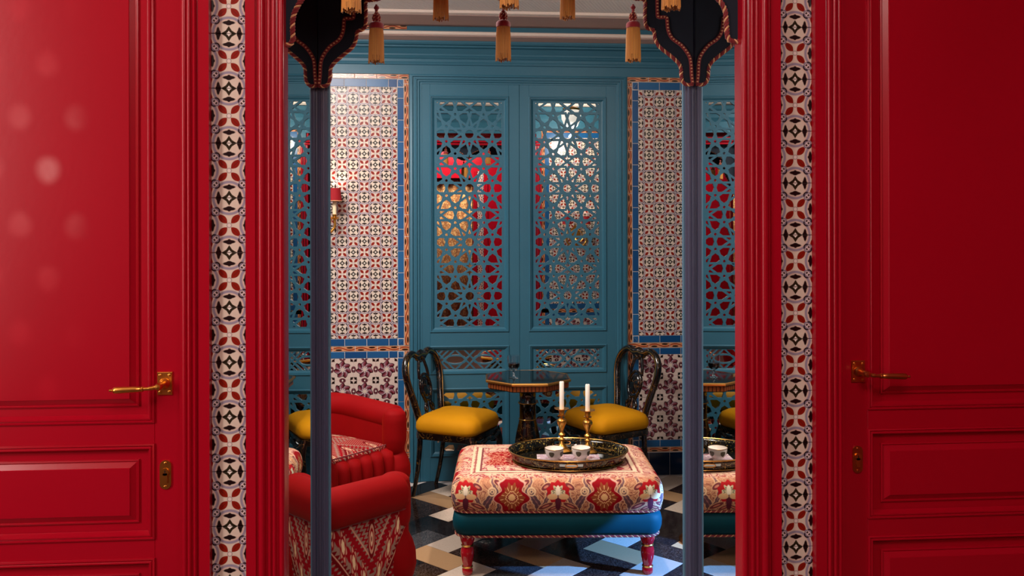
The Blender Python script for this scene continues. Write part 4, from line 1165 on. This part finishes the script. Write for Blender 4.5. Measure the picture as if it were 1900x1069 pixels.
# ================================================================== TUB ARMCHAIRS
def make_armchair():
    t = thing('tub_armchair', '', 'armchair', (0,0,0), 0, 'red velvet tub armchairs')
    HW, xf, xb = .245, .275, -.04
    path = []
    for k in range(9): path.append((xf + (xb-xf)*k/8, -HW))
    for k in range(1, 20): a = -PI/2 - PI*k/20; path.append((xb + HW*math.cos(a), HW*math.sin(a)))
    for k in range(9): path.append((xb + (xf-xb)*k/8, HW))
    N = len(path); L = [0]
    for a, b in zip(path, path[1:]): L.append(L[-1] + math.dist(a, b))
    def nrm(i):
        a, b = path[max(0, i-1)], path[min(N-1, i+1)]; d = Vector((b[0]-a[0], b[1]-a[1])).normalized(); return Vector((-d.y, d.x)) * -1
    zt = lambda i: .538 + .030*math.sin(PI*L[i]/L[-1])
    out = [Vector(path[i]) + nrm(i)*(.050) for i in range(N)]
    # check the outward side
    if (out[N//2] - Vector((xb, 0))).length < HW: sgn = -1
    else: sgn = 1
    off = lambda d: [Vector(path[i]) + nrm(i)*d*sgn for i in range(N)]
    # roll
    P = [(off(.022)[i].x - (.03 if i in (0, N-1) else 0), off(.022)[i].y, zt(i)) for i in range(N)]
    P = [(P[0][0]+.016, P[0][1], P[0][2])] + P + [(P[-1][0]+.016, P[-1][1], P[-1][2])]
    P = [(P[0][0]+.010, P[0][1], P[0][2])] + P + [(P[-1][0]+.010, P[-1][1], P[-1][2])]
    rad = [.030, .056] + [.066]*N + [.056, .030]
    m = MB(); m.tube(P, rad, 16); m.build('rolled_top', 'red_velvet', t, smooth=True)
    # outside panel
    o1, o0 = off(.046), off(.036); vs = []; uv = []
    for i in range(N):
        for z, o_ in ((.075, o0), (.30, o1), (zt(i)-.03, o1)):
            vs.append((o_[i].x, o_[i].y, z)); uv.append((L[i] - .17, z))
    m = MB(); m.add(vs, [(3*i+j, 3*i+3+j, 3*i+4+j, 3*i+1+j) for i in range(N-1) for j in range(2)], 0, uv)
    ob = m.build('outside_panel', 'arm_fabric', t, smooth=True); md = ob.modifiers.new('t', 'SOLIDIFY'); md.thickness = .008
    # inside wall
    i1 = off(-.045); vs = []
    for i in range(N):
        for z, ii in ((.30, i1), (.44, i1), (zt(i)+.034, off(-.030))): vs.append((ii[i].x, ii[i].y, z))
    m = MB(); m.add(vs, [(3*i+j, 3*i+3+j, 3*i+4+j, 3*i+1+j) for i in range(N-1) for j in range(2)])
    m.build('inside_wall', 'red_velvet', t, smooth=True)
    # piping where roll meets panel
    o2 = off(.050); m = MB(); m.tube([(o2[i].x, o2[i].y, zt(i)-.058) for i in range(N)], .004, 6); m.build('piping', 'cord_red', t, smooth=True)
    # seat
    poly = [(.265, -.19)] + [(p.x, p.y) for p in off(-.05)[8:N-8]] + [(.265, .19)]
    m = MB(); n = len(poly); cx = sum(p[0] for p in poly)/n
    vs = []
    for s_, z in ((1, .37), (1, .415), (.94, .432), (.6, .445), (.2, .45)):
        vs += [(cx + (x-cx)*s_, y*s_, z) for x, y in poly]
    uv = [(v[1], v[0]) for v in vs]
    m.add(vs, [(i*n+k, i*n+(k+1)%n, (i+1)*n+(k+1)%n, (i+1)*n+k) for i in range(4) for k in range(n)] + [tuple(range(4*n, 5*n))], 0, uv)
    m.build('seat', 'arm_fabric', t, smooth=60)
    # tufted front rail
    m = MB(); ny, nz = 60, 14; vs = []
    for i in range(ny+1):
        y = -.215 + .43*i/ny; lump = abs(math.sin(PI*6*i/ny))**.45
        for j in range(nz+1):
            a = PI*j/nz; z = .40 - .075*(j/nz)*4.0 if False else .422 - .34*(j/nz)
            prof = max(0., math.sin(PI*(j/nz)**.55))**.55
            x = .245 + (.030 + .040*lump)*prof
            vs.append((x, y, z))
    m.add(vs, [(i*(nz+1)+j, (i+1)*(nz+1)+j, (i+1)*(nz+1)+j+1, i*(nz+1)+j+1) for i in range(ny) for j in range(nz)])
    m.build('tufted_front', 'red_velvet', t, smooth=True)
    m = MB(); m.cord([(.262, -.20, .428), (.272, 0, .430), (.262, .20, .428)], .004, .014); m.build('seat_cord', ['cord_red', 'cord_red'], t, smooth=True)
    # tufted arm fronts
    for s_ in (-1, 1):
        pts = [(.598, .018), (.590, .040), (.575, .054), (.545, .060), (.49, .060), (.45, .060), (.415, .054), (.385, .046), (.36, .060), (.32, .072), (.28, .074), (.24, .064), (.215, .050), (.19, .062), (.15, .072), (.11, .066), (.08, .050)]
        P = cat([(.268, s_*(.240 if z > .4 else .248), z) for z, r in pts], 4); rr = []
        for i in range(len(pts)-1):
            for k in range(4): rr.append(pts[i][1] + (pts[i+1][1]-pts[i][1])*k/4)
        rr.append(pts[-1][1])
        m = MB(); m.tube(P, rr, 14); m.build('tufted_arm_front', 'red_velvet', t, smooth=True)
    m = MB(); b = off(.02); m.prism_z([(p.x, p.y) for p in b], .055, .30); m.build('base', 'red_velvet', t)
    for x, y in ((.22, .20), (.22, -.20), (-.16, .16), (-.16, -.16)):
        MB().lathe([(.014,0),(.018,.01),(.022,.04),(.024,.06)], 12, (x, y, 0)).build('leg', 'dark_wood', t, smooth=True)
    return t
A1 = make_armchair()
A1['label'] = 'red velvet tub armchair nearest the doorway, its rolled arm over a patterned side panel'
A1.location = (-.715, .945, 0); A1.rotation_euler = (0, 0, math.radians(50))
A2 = copy_tree(A1); A2['label'] = 'red velvet tub armchair in the tiled corner with patterned seat and tufted front'
A2.location = (-.790, 2.115, 0); A2.rotation_euler = (0, 0, math.radians(-40.8))

# ================================================================== LAMPS
def sconce(loc, rz, label, power=2.2):
    t = thing('wall_sconce', label, 'wall lamp', loc, rz, 'brass wall sconces')
    # local: wall at y=0, room towards -y
    m = MB(); m.prism_y([(.045*math.cos(2*PI*k/20)*(.6 if abs(math.sin(2*PI*k/20)) > .7 else 1), .10*math.sin(2*PI*k/20)) for k in range(20)], 0, -.012); m.build('back_plate', 'brass', t)
    for s in (-1, 1):
        m = MB(); m.tube(cat([(0,-.01,-.02), (s*.02,-.05,-.075), (s*.055,-.085,-.085), (s*.085,-.085,-.05), (s*.085,-.085,-.005)], 7), .0075, 8)
        m.tube(cat([(s*.02,-.03,.05), (s*.05,-.05,.03), (s*.06,-.06,-.02), (s*.04,-.06,-.05)], 6), .005, 6)
        m.lathe([(.008,-.01),(.020,-.004),(.026,.004),(.024,.006),(.012,.006),(.014,.02),(.010,.024)], 14, (s*.085,-.085,0)); a = m.build('arm', 'brass', t, smooth=True)
        m = MB(); m.lathe([(.0115,.022),(.0115,.095),(.004,.098)], 12, (s*.085,-.085,0)); m.build('candle_sleeve', 'candle_sleeve', a, smooth=40)
        m = MB(); m.lathe([(.042,.098),(.0415,.099),(.0335,.172),(.0328,.172),(.0408,.0985),(.042,.098)], 32, (0,0,0), rib=(32, .012)); o = m.build('shade', 'shade_red', t); o.location = (s*.085,-.085,0)
        m = MB(); m.tube([(.0425*math.cos(2*PI*k/24), .0425*math.sin(2*PI*k/24), .099) for k in range(24)], .0022, 5, True); m.build('shade_trim', 'cord_gold', o)
        m = MB(); m.lathe([(0,.10),(.008,.105),(.011,.120),(.008,.135),(0,.14)], 10); o2 = m.build('bulb', 'milk_glass', o, smooth=True)
        wl = Matrix.Translation(loc) @ Matrix.Rotation(rz, 4, 'Z') @ Vector((s*.085, -.085, .155))
        point('sconce_bulb_light', wl, power, (1.0, .80, .58), .012)
    return t
q = at(621, 372, YW-.085)
sconce((q.x - .085, YW+.004, q.z - .098), 0, 'brass wall sconce with red pleated shade on the flowered tiles', 1.3)
sconce((.965, YI+.004, 1.45), PI, 'brass wall sconce with red shades seen reflected in the mirror behind the lattice door', .8)
# floor lamp behind the right post
q = at(1304, 540, 1.85)
fl = thing('floor_lamp', 'brass floor lamp with red pleated shade half hidden by the blue doorpost', 'floor lamp', (q.x, 1.85, 0))
m = MB(); m.lathe([(.11,0),(.115,.008),(.10,.02),(.03,.032),(.012,.05)], 24); m.build('base', 'brass_dark', fl, smooth=40)
MB().tube([(0,0,.03), (0,0,1.12)], .008, 10).build('pole', 'brass_dark', fl, smooth=True)
m = MB(); m.lathe([(.098,1.08),(.097,1.082),(.062,1.30),(.060,1.30),(.095,1.081),(.098,1.08)], 40, rib=(40, .008)); m.build('lamp_shade', 'shade_red', fl)
m = MB(); m.lathe([(0,1.12),(.02,1.13),(.028,1.16),(.02,1.19),(0,1.2)], 12); m.build('bulb', 'milk_glass', fl, smooth=True)
point('floor_lamp_light', (q.x, 1.85, 1.21), 3.0, (1.0, .80, .58), .02)
# pendant
pd = thing('pendant_lamp', 'brass ceiling pendant with white glass bowl seen in the mirror behind the lattice door', 'pendant lamp', (.87, .95, ROOM_Z))
m = MB(); m.lathe([(.06,0),(.058,-.02),(.02,-.035),(.008,-.04),(.008,-.16),(.05,-.175),(.075,-.185),(.07,-.20),(.05,-.205)], 20); m.build('canopy', 'brass', pd, smooth=40)
m = MB(); m.lathe([(.062,-.19),(.085,-.22),(.082,-.27),(.055,-.33),(.02,-.36),(0,-.365)], 20); m.build('glass_bowl', 'milk_glass', pd, smooth=True)
point('pendant_light', (.87, .95, ROOM_Z-.42), 18, (1.0, .90, .78), .02)
